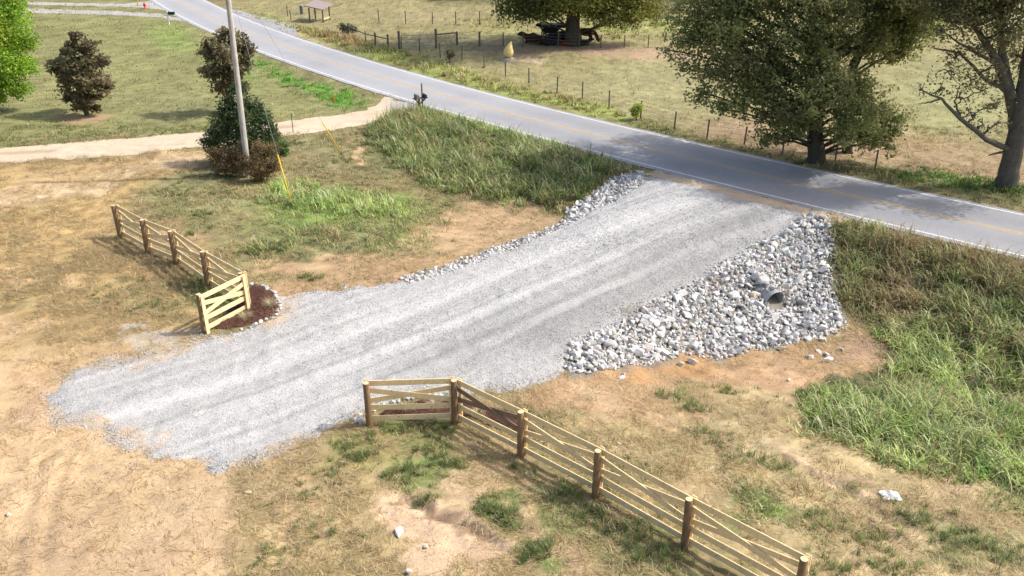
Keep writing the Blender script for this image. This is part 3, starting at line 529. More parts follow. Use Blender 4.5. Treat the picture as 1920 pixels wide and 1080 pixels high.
tufts(60000, (-66, 66, 50, 116), 4, (.12, .26), (.03, .06), [(.30,.29,.12),(.22,.25,.08),(.36,.32,.15),(.26,.24,.11)], .25, dens=.6, thr=.36)
# thin even turf: lawn beyond the lane and pasture
link('dry_straw', acc_s.mesh('dry_straw'), M['grass'], kind='stuff', label='dry straw and hay litter lying over the tan soil', cat='straw')
link('short_grass', acc_g.mesh('short_grass'), M['grass'], kind='stuff', label='short patchy green and tan grass tufts across the ground', cat='grass')

# tall weeds
def weeds(acc, poly, dens, hr, wr, pal, nb=20, nseg=4, drypal=None, dryf=.12, spread=.16, mask=None, curve=(.9, 2.3)):
    wp = np.array(wpoly(poly)); x0, y0 = wp.min(0) - .8; x1, y1 = wp.max(0) + .8
    nb = int(nb * .8)
    n = int((x1 - x0) * (y1 - y0) * dens); X, Y = rand_area(n, x0, x1, y0, y1)
    k = polysd(X, Y, wp) + (fbm(X * .8, Y * .8, 600) - .5) * 2.2 + .1 > 0
    k &= free(X, Y); X, Y = X[k], Y[k]
    cl = fbm(X * .7, Y * .7, 611, 3); k = rng.random(len(X)) < np.clip(.3 + 3.0 * (cl - .36), .3, .9); X, Y, cl = X[k], Y[k], cl[k]
    m = len(X)
    if not m: return
    wr = (wr[0] * 2.1, wr[1] * 2.3); ed = np.clip((polysd(X, Y, wp) + .8) / 1.8, .3, 1)
    hs = np.repeat(.35 + 1.3 * fbm(X * .75, Y * .75, 621, 3), nb) * np.repeat(rng.uniform(.75, 1.25, m) * ed, nb) * rng.uniform(.6, 1.15, m * nb)
    pc = pick(pal, m, .25) * 1.15; tint = fbm(X * .4, Y * .4, 631, 2)[:, None]; pc = pc * (.8 + .4 * tint)
    cc = np.repeat(pc, nb, 0) * (1 + rng.uniform(-.25, .3, (m * nb, 1)))
    if drypal is not None:
        pd = np.clip(dryf * 2 * fbm(X * .5, Y * .5, 641, 2) ** 1.5 * 2, 0, .9)
        d = rng.random(m * nb) < np.repeat(pd, nb); cc[d] = pick(drypal, int(d.sum()))
    X = np.repeat(X, nb) + rng.normal(0, spread, m * nb); Y = np.repeat(Y, nb) + rng.normal(0, spread, m * nb); M_ = m * nb
    acc.add(*blades(np.stack([X, Y, H(X, Y) - .02], 1), rng.uniform(0, 6.3, M_), rng.uniform(*hr, M_) * hs, rng.uniform(*wr, M_), rng.uniform(0, .5, M_), rng.uniform(*curve, M_), cc, nseg))
GW = [(.15,.205,.06),(.20,.265,.08),(.27,.33,.11),(.10,.15,.045),(.33,.36,.15),(.40,.42,.22)]
GB = [(.24,.34,.08),(.31,.40,.11),(.18,.28,.06),(.38,.45,.16),(.45,.50,.24)]
GB = [tuple(min(.9, v * 1.25) for v in q) for q in GB]; GW = [tuple(v * 1.15 for v in q) for q in GW]
BW = [(.33,.25,.13),(.26,.19,.11),(.42,.34,.18),(.38,.33,.15)]
RB = [(1552,405),(1640,425),(1760,452),(1920,490),(2000,508),(2120,640),(2100,980),(1960,930),(1850,900),(1720,880),(1600,850),(1510,800),(1500,735),(1560,725),(1640,705),(1660,655),(1640,625),(1595,600),(1560,545),(1555,480)]
a = Acc()
weeds(a, [(1552,405),(1640,425),(1760,452),(1920,490),(2000,508),(2100,640),(1900,640),(1700,620),(1595,600),(1560,545),(1555,480)], 14, (.55, 1.15), (.013, .024), GW + [(.22,.20,.08)], 22, drypal=BW + DRYS[:2], dryf=.44)
weeds(a, [(1640,600),(1760,560),(1920,570),(2100,640),(2100,980),(1960,930),(1850,900),(1720,880),(1600,850),(1510,800),(1500,740),(1600,725),(1660,690)], 17, (.55, 1.15), (.013, .026), GW + GB, 22, drypal=BW + DRYS, dryf=.14)
weeds(a, [(1500,735),(1640,740),(1760,790),(1700,870),(1600,850),(1510,800)], 12, (.35, .7), (.012, .02), GB, 16, drypal=DRYS, dryf=.1)
weeds(a, [(1850,900),(1960,920),(2050,1000),(1950,1010),(1850,960)], 10, (.3, .6), (.012, .02), GW, 14, drypal=DRYS, dryf=.2)
weeds(a, RB, 1.6, (.8, 1.35), (.006, .009), DRYS, 7, curve=(.1, .6))
link('tall_grass', a.mesh('tall_grass'), M['grass'], kind='stuff', label='tall rank green and brown grass filling the ditch right of the culvert', cat='tall grass')
a = Acc()
weeds(a, [(700,238),(760,208),(830,215),(905,234),(1000,262),(1100,290),(1190,318),(1180,335),(1100,372),(1060,398),(1000,392),(930,380),(860,375),(800,350),(760,325),(720,290),(690,260)], 13, (.6, 1.2), (.018, .032), GW + [(.20,.24,.09)], 18, drypal=DRYS, dryf=.10)
weeds(a, [(830,212),(905,232),(1000,258),(1080,280),(1060,292),(980,275),(860,245)], 8, (.6, 1.0), (.018, .03), GB, 16)
weeds(a, [(690,252),(720,215),(800,212),(840,235),(760,262)], 6, (.9, 1.5), (.015, .025), DRYS + GW, 10, curve=(.1, .7))
link('tall_grass', a.mesh('tall_grass'), M['grass'], kind='stuff', label='tall green grass on the bank between road, dirt lane and gravel driveway', cat='tall grass')
a = Acc()
weeds(a, [(480,345),(560,338),(680,360),(780,380),(740,410),(620,415),(500,400)], 6, (.5, .85), (.013, .022), GB, 16)
weeds(a, [(500,350),(560,345),(700,365),(790,385),(740,410),(640,410),(540,400),(490,380)], 9, (.35, .75), (.015, .026), GB + GW, 16, drypal=DRYS, dryf=.12)
weeds(a, [(420,460),(520,430),(560,420),(700,430),(830,380),(850,420),(760,450),(740,475),(640,470),(560,480),(470,500)], 5, (.25, .55), (.012, .022), GW + GB[:2], 16, drypal=DRYS, dryf=.3)
weeds(a, [(400,440),(440,440),(520,530),(480,530),(400,480)], 4, (.2, .4), (.012, .02), GW, 12, drypal=DRYS, dryf=.3)
weeds(a, [(700,455),(820,430),(800,470),(720,480)], 5, (.3, .5), (.012, .022), GB + GW, 14)
weeds(a, [(1380,920),(1420,905),(1480,950),(1440,1000),(1380,960)], 8, (.2, .45), (.01, .018), GB, 14)
weeds(a, [(1370,900),(1540,900),(1600,960),(1560,1010),(1480,990)], 3, (.2, .45), (.01, .018), GW, 12, drypal=DRYS, dryf=.3)
weeds(a, [(1230,730),(1330,700),(1330,760),(1280,780)], 3, (.2, .45), (.01, .018), GW, 12, drypal=DRYS, dryf=.6)
for (px_, py_, rr_, n_, h_) in ((650,838,.35,7,.22),(672,858,.3,8,.26),(700,822,.4,6,.2),(845,868,.45,9,.26),(800,845,.35,6,.22),(765,888,.35,8,.26),(735,900,.4,7,.18),(790,935,.25,5,.2),(925,955,.45,14,.26),(945,975,.35,9,.24),(1000,1040,.4,10,.26),(1030,1020,.3,6,.22),
        (1075,925,.5,9,.24),(1110,965,.5,9,.26),(1180,1000,.6,10,.26),(1230,1040,.6,10,.28),(985,880,.5,6,.18),(780,800,.5,8,.2),(830,806,.4,7,.2),(720,802,.3,5,.18),(1260,745,.5,8,.3),(1300,770,.4,6,.3),(1350,730,.4,5,.25),(1330,820,.5,8,.22),(1400,860,.5,9,.25),(1460,880,.5,7,.22),
        (1550,980,.6,8,.25),(1620,1010,.7,10,.25),(1700,970,.6,9,.22),(1800,1010,.7,12,.25),(1880,1040,.7,12,.25),(1560,1060,.5,8,.25),(1660,1060,.6,9,.25),(600,990,.6,6,.16),(560,930,.5,5,.15),(620,880,.5,6,.16),(520,1040,.5,6,.16),
        (380,400,.7,7,.22),(430,360,.8,6,.2),(350,440,.5,5,.2),(560,370,.6,9,.3),(400,560,.5,9,.22),(360,530,.5,9,.2),(440,595,.4,5,.2),(200,560,.8,8,.16),(290,575,.7,8,.16),(470,475,.5,8,.25),(520,460,.6,9,.28),(580,520,.5,7,.22),(330,360,.8,6,.18),(640,300,.7,8,.2),(690,270,.6,8,.22),(560,270,.6,6,.18)):
    q = AT(px_, py_); n2 = int(n_ * 2.2); X = q[0] + rng.normal(0, rr_ * .6, n2); Y = q[1] + rng.normal(0, rr_ * .45, n2); k = free(X, Y); X, Y = X[k], Y[k]; nb = 26; m = len(X)
    if not m: continue
    cc = np.repeat(pick(GREENS + GW[:3], m, .2), nb, 0) * (1 + rng.uniform(-.3, .35, (m * nb, 1))); dd = rng.random(m * nb) < .15; cc[dd] = pick(DRYS, int(dd.sum()))
    X = np.repeat(X, nb) + rng.normal(0, .05, m * nb); Y = np.repeat(Y, nb) + rng.normal(0, .05, m * nb); M_ = m * nb
    a.add(*blades(np.stack([X, Y, in_g(X, Y) - .01], 1), rng.uniform(0, 6.3, M_), rng.uniform(.5, 1.25, M_) * h_, rng.uniform(.010, .018, M_) * (1.4 if py_ < 600 else 1), rng.uniform(.05, .6, M_), rng.uniform(.5, 1.7, M_), cc, 3))
for (n_, box, h_, wk) in ((2600, (-18, 20, 14, 34), .20, 1.0), (3000, (-32, 32, 30, 54), .22, 1.5)):
    X, Y = rand_area(n_, *box); k = inview(X, Y) & free(X, Y); X, Y = X[k], Y[k]; c_, g_, s_ = cover(X, Y)
    k = rng.random(len(X)) < np.clip((g_ - .15) * 1.2, 0, .7) * (fbm(X * .5, Y * .5, 577, 2) > .45); X, Y = X[k], Y[k]; m = len(X); nb = 22
    cc = np.repeat(pick(GREENS + GW[:2], m, .25), nb, 0) * (1 + rng.uniform(-.3, .35, (m * nb, 1))); dd = rng.random(m * nb) < .25; cc[dd] = pick(DRYS, int(dd.sum()))
    hh = np.repeat(rng.uniform(.5, 1.3, m), nb); X = np.repeat(X, nb) + rng.normal(0, .06, m * nb); Y = np.repeat(Y, nb) + rng.normal(0, .06, m * nb); M_ = m * nb
    a.add(*blades(np.stack([X, Y, in_g(X, Y) - .01], 1), rng.uniform(0, 6.3, M_), rng.uniform(.5, 1.25, M_) * h_ * hh, rng.uniform(.010, .018, M_) * wk, rng.uniform(.05, .7, M_), rng.uniform(.5, 1.7, M_), cc, 3))
link('weed_clumps', a.mesh('weed_clumps'), M['grass'], kind='stuff', label='scattered bright green weed clumps on the open ground', cat='weeds')
a = Acc()
weeds(a, [(480,20),(560,48),(620,60),(700,80),(800,104),(880,130),(960,158),(1080,184),(1180,212),(1180,230),(1035,199),(960,181),(880,161),(780,133),(680,101),(600,76),(540,50),(480,34)], 5, (.3, .65), (.03, .05), [(.28,.33,.07),(.22,.28,.06),(.36,.36,.12),(.30,.27,.11)], 10, 3, drypal=DRYS, dryf=.25)
weeds(a, [(1180,212),(1330,258),(1450,285),(1600,305),(1750,330),(1920,352),(1980,360),(1980,395),(1740,360),(1560,321),(1380,276),(1285,260),(1180,236)], 6, (.15, .42), (.02, .035), [(.14,.18,.05),(.18,.22,.06),(.12,.2,.04)], 12, 3, drypal=DRYS, dryf=.3)
weeds(a, [(1640,318),(1760,320),(1900,345),(1980,362),(1980,385),(1860,368),(1700,342)], 7, (.3, .6), (.025, .04), [(.13,.22,.04),(.2,.27,.05)], 12, 3)
weeds(a, [(455,100),(560,138),(640,165),(700,185),(690,200),(620,203),(560,175),(500,140)], 5, (.25, .5), (.025, .04), [(.14,.30,.04),(.18,.34,.05)], 12, 3)
weeds(a, [(560,62),(640,62),(700,78),(680,90),(600,76)], 5, (.4, .8), (.03, .05), [(.45,.30,.16),(.40,.30,.12),(.35,.25,.13)], 10, 3, curve=(.2, .9))
weeds(a, [(1080,30),(1300,10),(1300,70),(1100,80)], 1.2, (.4, .8), (.05, .08), [(.36,.36,.12),(.28,.32,.10)], 8, 3)
weeds(a, [(860,35),(1000,30),(1000,62),(860,60)], .8, (.4, .8), (.05, .08), [(.36,.34,.13),(.30,.30,.11)], 8, 3)
link('roadside_grass', a.mesh('roadside_grass'), M['grass'], kind='stuff', label='yellow-green uncut grass along the verges of the asphalt road', cat='verge grass')

# ------------------------------------------------------------------ stones on the driveway
def rockmesh(seed, n=16, flat=.7):
    r = np.random.default_rng(seed); bm = bmesh.new()
    P = r.normal(size=(n, 3)); P /= np.linalg.norm(P, axis=1)[:, None]; P *= r.uniform(.8, 1.1, (n, 1))
    P *= np.array([1, r.uniform(.6, .95), flat * r.uniform(.7, 1.1)]) * .5
    for p in P: bm.verts.new(p)
    res = bmesh.ops.convex_hull(bm, input=bm.verts)
    bmesh.ops.delete(bm, geom=[v for v in bm.verts if not v.link_faces], context='VERTS')
    if n > 10: bmesh.ops.bevel(bm, geom=bm.edges[:], offset=.02, segments=1, affect='EDGES')
    bmesh.ops.triangulate(bm, faces=bm.faces[:])
    bm.verts.ensure_lookup_table()
    for i, v in enumerate(bm.verts): v.index = i
    V = np.array([v.co[:] for v in bm.verts]); Fs = np.array([[v.index for v in f.verts] for f in bm.faces]); bm.free()
    return V, Fs
def rotm(n):
    q = rng.normal(size=(n, 4)); q /= np.linalg.norm(q, axis=1)[:, None]; w, x, y, z = q.T
    return np.stack([np.stack([1 - 2*(y*y+z*z), 2*(x*y-z*w), 2*(x*z+y*w)], 1), np.stack([2*(x*y+z*w), 1 - 2*(x*x+z*z), 2*(y*z-x*w)], 1), np.stack([2*(x*z-y*w), 2*(y*z+x*w), 1 - 2*(x*x+y*y)], 1)], 1)
def scatter_rocks(acc, P, S, col, protos):
    which = rng.integers(0, len(protos), len(P)); Rm = rotm(len(P))
    for k, (V, Fs) in enumerate(protos):
        i = np.where(which == k)[0]
        if not len(i): continue
        W = np.einsum('nij,vj->nvi', Rm[i], V) * S[i][:, None, None] + P[i][:, None]
        Fa = (np.arange(len(i)) * len(V))[:, None, None] + Fs[None]
        acc.add(W.reshape(-1, 3), Fa.reshape(-1, 3), np.repeat(col[i], len(V), 0))
pebbles = [rockmesh(900 + k, 7, .8) for k in range(5)]
a = Acc()
for (n, y0, y1, s0, s1) in ((150000, 17, 27, .03, .065), (80000, 26, 36, .04, .075), (40000, 34, 46, .05, .09)):
    x0, x1 = drv_w[:, 0].min() - .5, drv_w[:, 0].max() + .5
    X, Y = rand_area(n, x0, x1, y0, y1)
    sd = polysd(X, Y, drv_w) + (fbm(X * 1.0, Y * 1.0, 201, 4) - .5) * 1.4
    rough_ = fbm(X * .9, Y * .9, 700, 3)
    t, S, T = gtone(X, Y)
    compact = np.clip((t - .46) * 8, 0, 1)
    k = (rng.random(len(X)) < np.clip(sd / 1.0 + .45, 0, 1) ** 1.3 * (1 - .5 * compact)) & (sd > -.8) & (np.abs(road_off(X, Y)) > 2.9 + .4 * rng.random(len(X))); X, Y, t = X[k], Y[k], t[k]
    m = len(X); s = rng.uniform(s0, s1, m)
    tone = (t * 1.0 * rng.uniform(.66, 1.4, m))[:, None] * np.array([1.0, .975, .94])
    scatter_rocks(a, np.stack([X, Y, in_g(X, Y) + .03 + s * .05], 1), s, tone, pebbles)
for (px_, py_, rr_, n_) in ((240, 612, .8, 260), (300, 632, 1.3, 420), (505, 918, .45, 160), (345, 628, .8, 260), (100, 780, .9, 260), (250, 880, 1.0, 240), (180, 835, .7, 150)):
    q = AT(px_, py_); an = rng.uniform(0, 6.3, n_); rad_ = rr_ * rng.random(n_) ** .7; X = q[0] + np.cos(an) * rad_ * 1.4; Y = q[1] + np.sin(an) * rad_ * .7; s = rng.uniform(.02, .05, n_)
    scatter_rocks(a, np.stack([X, Y, in_g(X, Y) + .008], 1), s, (.52 * rng.uniform(.75, 1.3, n_))[:, None] * np.array([1, .97, .93]), pebbles)
link('gravel', a.mesh('gravel'), M['stone'], kind='stuff', label='loose crushed grey limestone scattered over the driveway', cat='gravel')
a = Acc()
for (n_, box, s0, s1) in ((150000, (-20, 20, 14, 32), .012, .045), (70000, (-28, 26, 30, 46), .02, .06)):
    X, Y = rand_area(n_, *box); k = inview(X, Y) & free(X, Y); X, Y = X[k], Y[k]; c_, g_, s_ = cover(X, Y); nn = fbm(X * 1.7, Y * 1.7, 733, 3)
    k = rng.random(len(X)) < np.clip((1.0 - g_ * 1.6 - s_ * .5) * (.15 + 3 * (nn - .42)), 0, 1); X, Y, c_ = X[k], Y[k], c_[k]; m = len(X); s = rng.uniform(s0, s1, m) * rng.uniform(.5, 1.2, m)
    scatter_rocks(a, np.stack([X, Y, in_g(X, Y) + s * .15], 1), s, c_ * rng.uniform(.6, 1.15, (m, 1)), pebbles)
link('soil_clods', a.mesh('soil_clods'), M['stone'], kind='stuff', label='small crumbs and clods of tan soil on the bare ground', cat='soil')

# ------------------------------------------------------------------ riprap
protos = [rockmesh(50 + k, 11 + k % 4, .75) for k in range(14)]
cul = G(1450, 556, -1.05); cul[2] = float(H(cul[0], cul[1])) + .03
def rocks_in(poly, dens, sr, layers=1):
    wp = np.array(wpoly(poly)); x0, y0 = wp.min(0); x1, y1 = wp.max(0); n = int((x1 - x0) * (y1 - y0) * dens * 3)
    X, Y = rand_area(n, x0, x1, y0, y1); k = polysd(X, Y, wp) + (fbm(X * 1.5, Y * 1.5, 801) - .5) * .6 > 0; X, Y = X[k], Y[k]
    S = np.minimum(np.exp(rng.normal(math.log(sr), .27, len(X))), .50); out = []
    cell = {}
    target = 1.0 / math.sqrt(dens)
    for x, y, s in zip(X, Y, S):
        r = .42 * s + .25 * target; key = (int(x / .4), int(y / .4)); ok = True
        for i in (-1, 0, 1):
            for j in (-1, 0, 1):
                for (a_, b_, c_) in cell.get((key[0] + i, key[1] + j), ()):
                    if (a_ - x) ** 2 + (b_ - y) ** 2 < ((r + c_) * .47) ** 2: ok = False; break
                if not ok: break
            if not ok: break
        if ok: cell.setdefault(key, []).append((x, y, r)); out.append((x, y, s))
    return np.array(out)
r1 = rocks_in(RIP, 34, .31)
r2 = rocks_in(LIP, 34, .30)
EDG = [(1075,405),(1085,412),(1035,436),(985,458),(930,478),(870,502),(800,522),(758,532),(750,524),(800,510),(860,490),(930,465),(985,446),(1040,424)]
r3 = rocks_in(EDG, 26, .22)
REB = [(640,790),(668,772),(690,775),(695,800),(672,803)]
allr = []
for gi, rr in enumerate((r1, r2, r3)):
    for x, y, s in rr:
        if gi == 0:
            ru = (x - cul[0]) * .40 + (y - cul[1]) * -.915; rv = (x - cul[0]) * .915 + (y - cul[1]) * .40
            if 0 < ru < .60 and abs(rv) < .42: continue
            if -1.5 < ru <= 0 and abs(rv) < .5: allr.append((s / math.hypot(y, 15), gi, x, y, cul[2] + .14 + math.sqrt(max(.02, .47 ** 2 - min(abs(rv), .46) ** 2)) + s * .12 + max(0, -ru - .3) * .25, s)); continue
        z = float(in_g(x, y)) + s * rng.uniform(.08, .3)
        allr.append((s / math.hypot(y, 15), gi, x, y, z, s))
for q_ in range(46):
    ru = -rng.uniform(.22, 1.7); rv = rng.uniform(-.55, .55); x = cul[0] + .40 * ru + .915 * rv; y = cul[1] - .915 * ru + .40 * rv; s = rng.uniform(.22, .34)
    allr.append((s / math.hypot(y, 15), 0, x, y, max(float(H(x, y)), cul[2] + .14 + math.sqrt(max(.0, .46 ** 2 - min(abs(rv), .46) ** 2))) + s * .15, s))
allr.sort(key=lambda t: -t[0])

rock_me = []
GREY = [(.58,.565,.54),(.50,.49,.47),(.67,.655,.63),(.40,.39,.38),(.55,.515,.46),(.62,.61,.59)]
for k, (V, Fs) in enumerate(protos):
    for q in range(2):
        rock_me.append(npmesh('rock', V, Fs, np.tile(np.array(GREY[(k + q * 3) % 6]), (len(V), 1))))
        rock_me[-1].materials.append(M['stone'])
RL = ['angular pale grey rock in the riprap slope around the culvert pipe', 'angular pale rock in the stone bank at the left road corner of the driveway', 'small pale rock in the narrow stone strip along the far driveway edge']
RG = ['riprap rocks around the culvert', 'riprap rocks at the left road corner', 'stones along the far driveway edge']
for t in allr[:300]:
    o = bpy.data.objects.new('rock', rock_me[rng.integers(0, len(rock_me))]); COL.objects.link(o)
    o.location = t[2:5]; s = t[5]; o.scale = (s * 1.1, s * 1.1, s * 1.1); o.rotation_euler = tuple(rng.uniform(-.5, .5, 2)) + (rng.uniform(0, 6.3),)
    tag(o, RL[t[1]], 'rock', RG[t[1]])
a = Acc(); rest = allr[300:]
P = np.array([t[2:5] for t in rest]); S = np.array([t[5] for t in rest])
scatter_rocks(a, P, S, pick(GREY, len(rest), .12), protos)
# small fill stones between the big ones
for poly, dn in ((RIP, 70), (LIP, 70), (EDG, 40)):
    wp = np.array(wpoly(poly)); x0, y0 = wp.min(0); x1, y1 = wp.max(0); X, Y = rand_area(int((x1 - x0) * (y1 - y0) * dn), x0, x1, y0, y1)
    ru = (X - cul[0]) * .40 + (Y - cul[1]) * -.915; rv = (X - cul[0]) * .915 + (Y - cul[1]) * .40
    k = (polysd(X, Y, wp) > -.15) & ~((ru > -1.4) & (ru < .5) & (np.abs(rv) < .48)); X, Y = X[k], Y[k]; s = rng.uniform(.09, .21, len(X))
    scatter_rocks(a, np.stack([X, Y, in_g(X, Y) + s * .2], 1), s, pick(GREY, len(X), .2), protos)
link('riprap', a.mesh('riprap'), M['stone'], kind='stuff', label='remaining pale grey riprap stones packed on the driveway slopes', cat='riprap')
def loose(px, py, s, label, colr=None, sz=.6):
    p = AT(px, py); V, Fs = protos[rng.integers(0, 14)]
    me = npmesh('rock', V * np.array([1.15, 1, sz / .6]), Fs, np.tile(np.array(colr or GREY[rng.integers(0, 3)]), (len(V), 1)))
    o = link('rock', me, M['stone'], loc=(p[0], p[1], p[2] + s * .22), label=label, cat='rock'); o.scale = (s, s, s); o.rotation_euler = (0, 0, rng.uniform(0, 6))
    return o
W_ = (.66, .65, .62)
for args in [(1518,672,.38,'flat white rock on bare soil, leftmost of the loose rocks right of the riprap toe'),(1536,662,.34,'white rock on bare soil directly above the pair of loose rocks below the riprap'),
             (1552,678,.42,'larger rock of the touching pair lying on bare soil below the riprap',),(1549,668,.26,'small rock leaning on the larger rock of the pair below the riprap'),
             (1577,658,.28,'lone small white rock nearest the tall grass right of the riprap toe'),(1541,641,.42,'pale rock just below the lower right corner of the riprap'),
             (1297,682,.42,'white rock standing apart under the middle of the riprap toe'),(1277,685,.3,'small pale rock left of the white rock under the riprap toe'),(1245,664,.45,'large pale rock half buried at the lower edge of the riprap'),
             (1228,673,.42,'rounded pale rock sitting in orange soil below the riprap'),(1166,711,.28,'small white rock on orange soil under the left end of the riprap'),(1168,703,.2,'smallest white rock touching the one under the left end of the riprap'),
             (1478,714,.2,'tiny white stone on the soil between riprap and weeds'),(1466,657,.36,'brownish rock on soil just under the riprap toe',(.45,.36,.28)),
             (749,1000,.34,'white block shaped rock on bare soil in the bottom centre foreground',(.70,.66,.58)),(799,1028,.18,'small white stone right of the white block in the foreground soil',(.66,.62,.55)),
             (767,1075,.24,'pale stone at the bottom edge below the white block',(.62,.58,.5)),(16,968,.22,'tan stone on the dirt pad in the bottom left corner',(.62,.5,.34)),(465,926,.2,'tan stone beside the small gravel patch in the foreground',(.62,.5,.34)),
             (1410,556,.5,'smooth tan sandstone rock left of the culvert mouth',(.58,.45,.29)),(1160,834,.14,'small white stone on soil right of the third post of the right fence',(.7,.7,.68)),
             (673,782,.32,'tan rock at the foot of the first post of the right fence',(.60,.50,.37)),(677,794,.34,'grey blue rock leaning on the first post of the right fence',(.45,.48,.54)),(662,788,.26,'dark grey rock left of the first post of the right fence',(.38,.37,.35)),
             (1290,402,.18,'small stone at the gravel edge',W_)][:-1]:
    loose(*args)

# culvert pipe
ax = np.array([.40, -.915, .02]); ax /= np.linalg.norm(ax)
cr = empty('culvert_pipe', cul, label='grey corrugated metal culvert pipe end sticking out of the riprap slope', cat='culvert pipe')
n_, m_ = 28, 64; rad = .45; V = []; Fs = []
sx = np.cross(ax, [0, 0, 1.]); sx /= np.linalg.norm(sx); sz = np.cross(sx, ax)
for side in (0, 1):
    for i in range(m_ + 1):
        t = i / m_; L_ = -2.4 + 2.52 * t
        rr = rad + .018 * math.sin(t * 2 * math.pi * 32) - side * .012
        for k in range(n_):
            an = 2 * math.pi * k / n_; pr = math.cos(an) * sx * rr + math.sin(an) * sz * rr
            V.append(ax * (L_ + .12 * math.sin(an) * t) + pr + np.array([0, 0, .14]))
for side in (0, 1):
    o_ = side * (m_ + 1) * n_
    for i in range(m_):
        for k in range(n_):
            f = (o_ + i * n_ + k, o_ + i * n_ + (k + 1) % n_, o_ + (i + 1) * n_ + (k + 1) % n_, o_ + (i + 1) * n_ + k); Fs.append(f if side == 0 else f[::-1])
o1 = m_ * n_; o2 = (m_ + 1) * n_ + m_ * n_
Fs += [(o1 + k, o1 + (k + 1) % n_, o2 + (k + 1) % n_, o2 + k) for k in range(n_)]
mb = MB(); mb.add(V, Fs); mb.build('pipe_wall', M['pipe'], cr, smooth=True)
mb = MB(); c0 = ax * -2.2 + np.array([0, 0, .16]); mb.tube([c0 - ax * .05, c0 + ax * .05], rad - .02, 20); mb.build('shade_disc', M['black'], cr)  # added black disc, paints the shade deep inside the pipe

# ------------------------------------------------------------------ board fences
def board_fence(pix, outside, label, wing, dark_panel=None, H_=1.55):
    P = [AT(*p) for p in pix]; root = empty('board_fence', P[0], label=label, cat='board fence')
    b0 = np.array(P[0])
    for i, p in enumerate(P):
        mb = MB(); zs = [-.3, .4, .9, H_ - .012, H_]; rr = [.1, .098, .095, .093, .086]
        lx, ly = rng.normal(0, .012, 2)
        mb.tube([(p[0] - b0[0] + lx * z, p[1] - b0[1] + ly * z, p[2] - b0[2] + z) for z in zs], rr, 16)
        po = mb.build('post', M['post'], root, smooth=False)
        po.data.materials.append(M['post_end'])
        for f in po.data.polygons:
            f.use_smooth = abs(f.normal.z) < .5
            if f.normal.z > .7: f.material_index = 1
    n = len(P)
    for i in range(n - 1):
        a = P[i] - b0; b = P[i + 1] - b0; d = b - a; d[2] = 0; L_ = np.linalg.norm(d); t = d / L_
        o = np.array([t[1], -t[0], 0.])
        if np.dot(o, outside[i]) < 0: o = -o
        off = o * .115
        def bd(name, za, zb, k=0, mat='board', bh=.18):
            mb = MB(); w = o * (.0 + k * .04)
            A = a + off + w + t * (0.0 if i else -.06); B = b + off + w + t * (.06 if i == n - 2 else -.0)
            j = rng.normal(0, .004, 2)
            mb.beam(A + [0, 0, za + j[0]], B + [0, 0, zb + j[1]], .030, bh); mb.build(name, M[mat], root, bevel=.002)
        dk = 'board_dark' if dark_panel == i else 'board'
        bd('rail', H_ - .10, H_ - .10); bd('rail', .60, .60); bd('rail', .22, .22)
        bd('brace', 1.22, .80, .0, dk, .165); bd('brace', .80, 1.22, 1.02, dk, .165)
    for i in range(n):       # vertical batten covering the board joints on the outer face
        sides = []
        if i < n - 1: sides.append(i)
        elif i: sides.append(i - 1)
        if i and i == wing: sides.append(i - 1)
        for s_ in sides:
            a = P[s_] - b0; b = P[s_ + 1] - b0; d = b - a; d[2] = 0; t = d / np.linalg.norm(d); o = np.array([t[1], -t[0], 0.])
            if np.dot(o, outside[s_]) < 0: o = -o
            c = P[i] - b0 + o * (.115 + .082); 
            if i == wing: c = c + (t if s_ == i else -t) * .07
            mb = MB(); mb.beam(c + [0, 0, .02], c + [0, 0, H_ - .01], .14, .034, up=o); mb.build('batten', M['board'], root, bevel=.004)
    return P
RF = [(693,800),(853,795),(976,858),(1116,933),(1283,1030),(1489,1146)]
board_fence(RF, [np.array([.1, 1, 0])] + [np.array([.7, .7, 0])] * 4, 'new pine board fence with crossed braces in the right foreground', 1, dark_panel=1)
LF = [(384,624),(463,582),(390,539),(331,497),(277,475),(226,446)]
board_fence(LF, [np.array([.5, -1, 0]), np.array([1, 1., 0]), np.array([1, 1., 0]), np.array([1, 1., 0]), np.array([1, 1., 0])], 'new pine board fence with crossed braces left of the gravel driveway', 1)

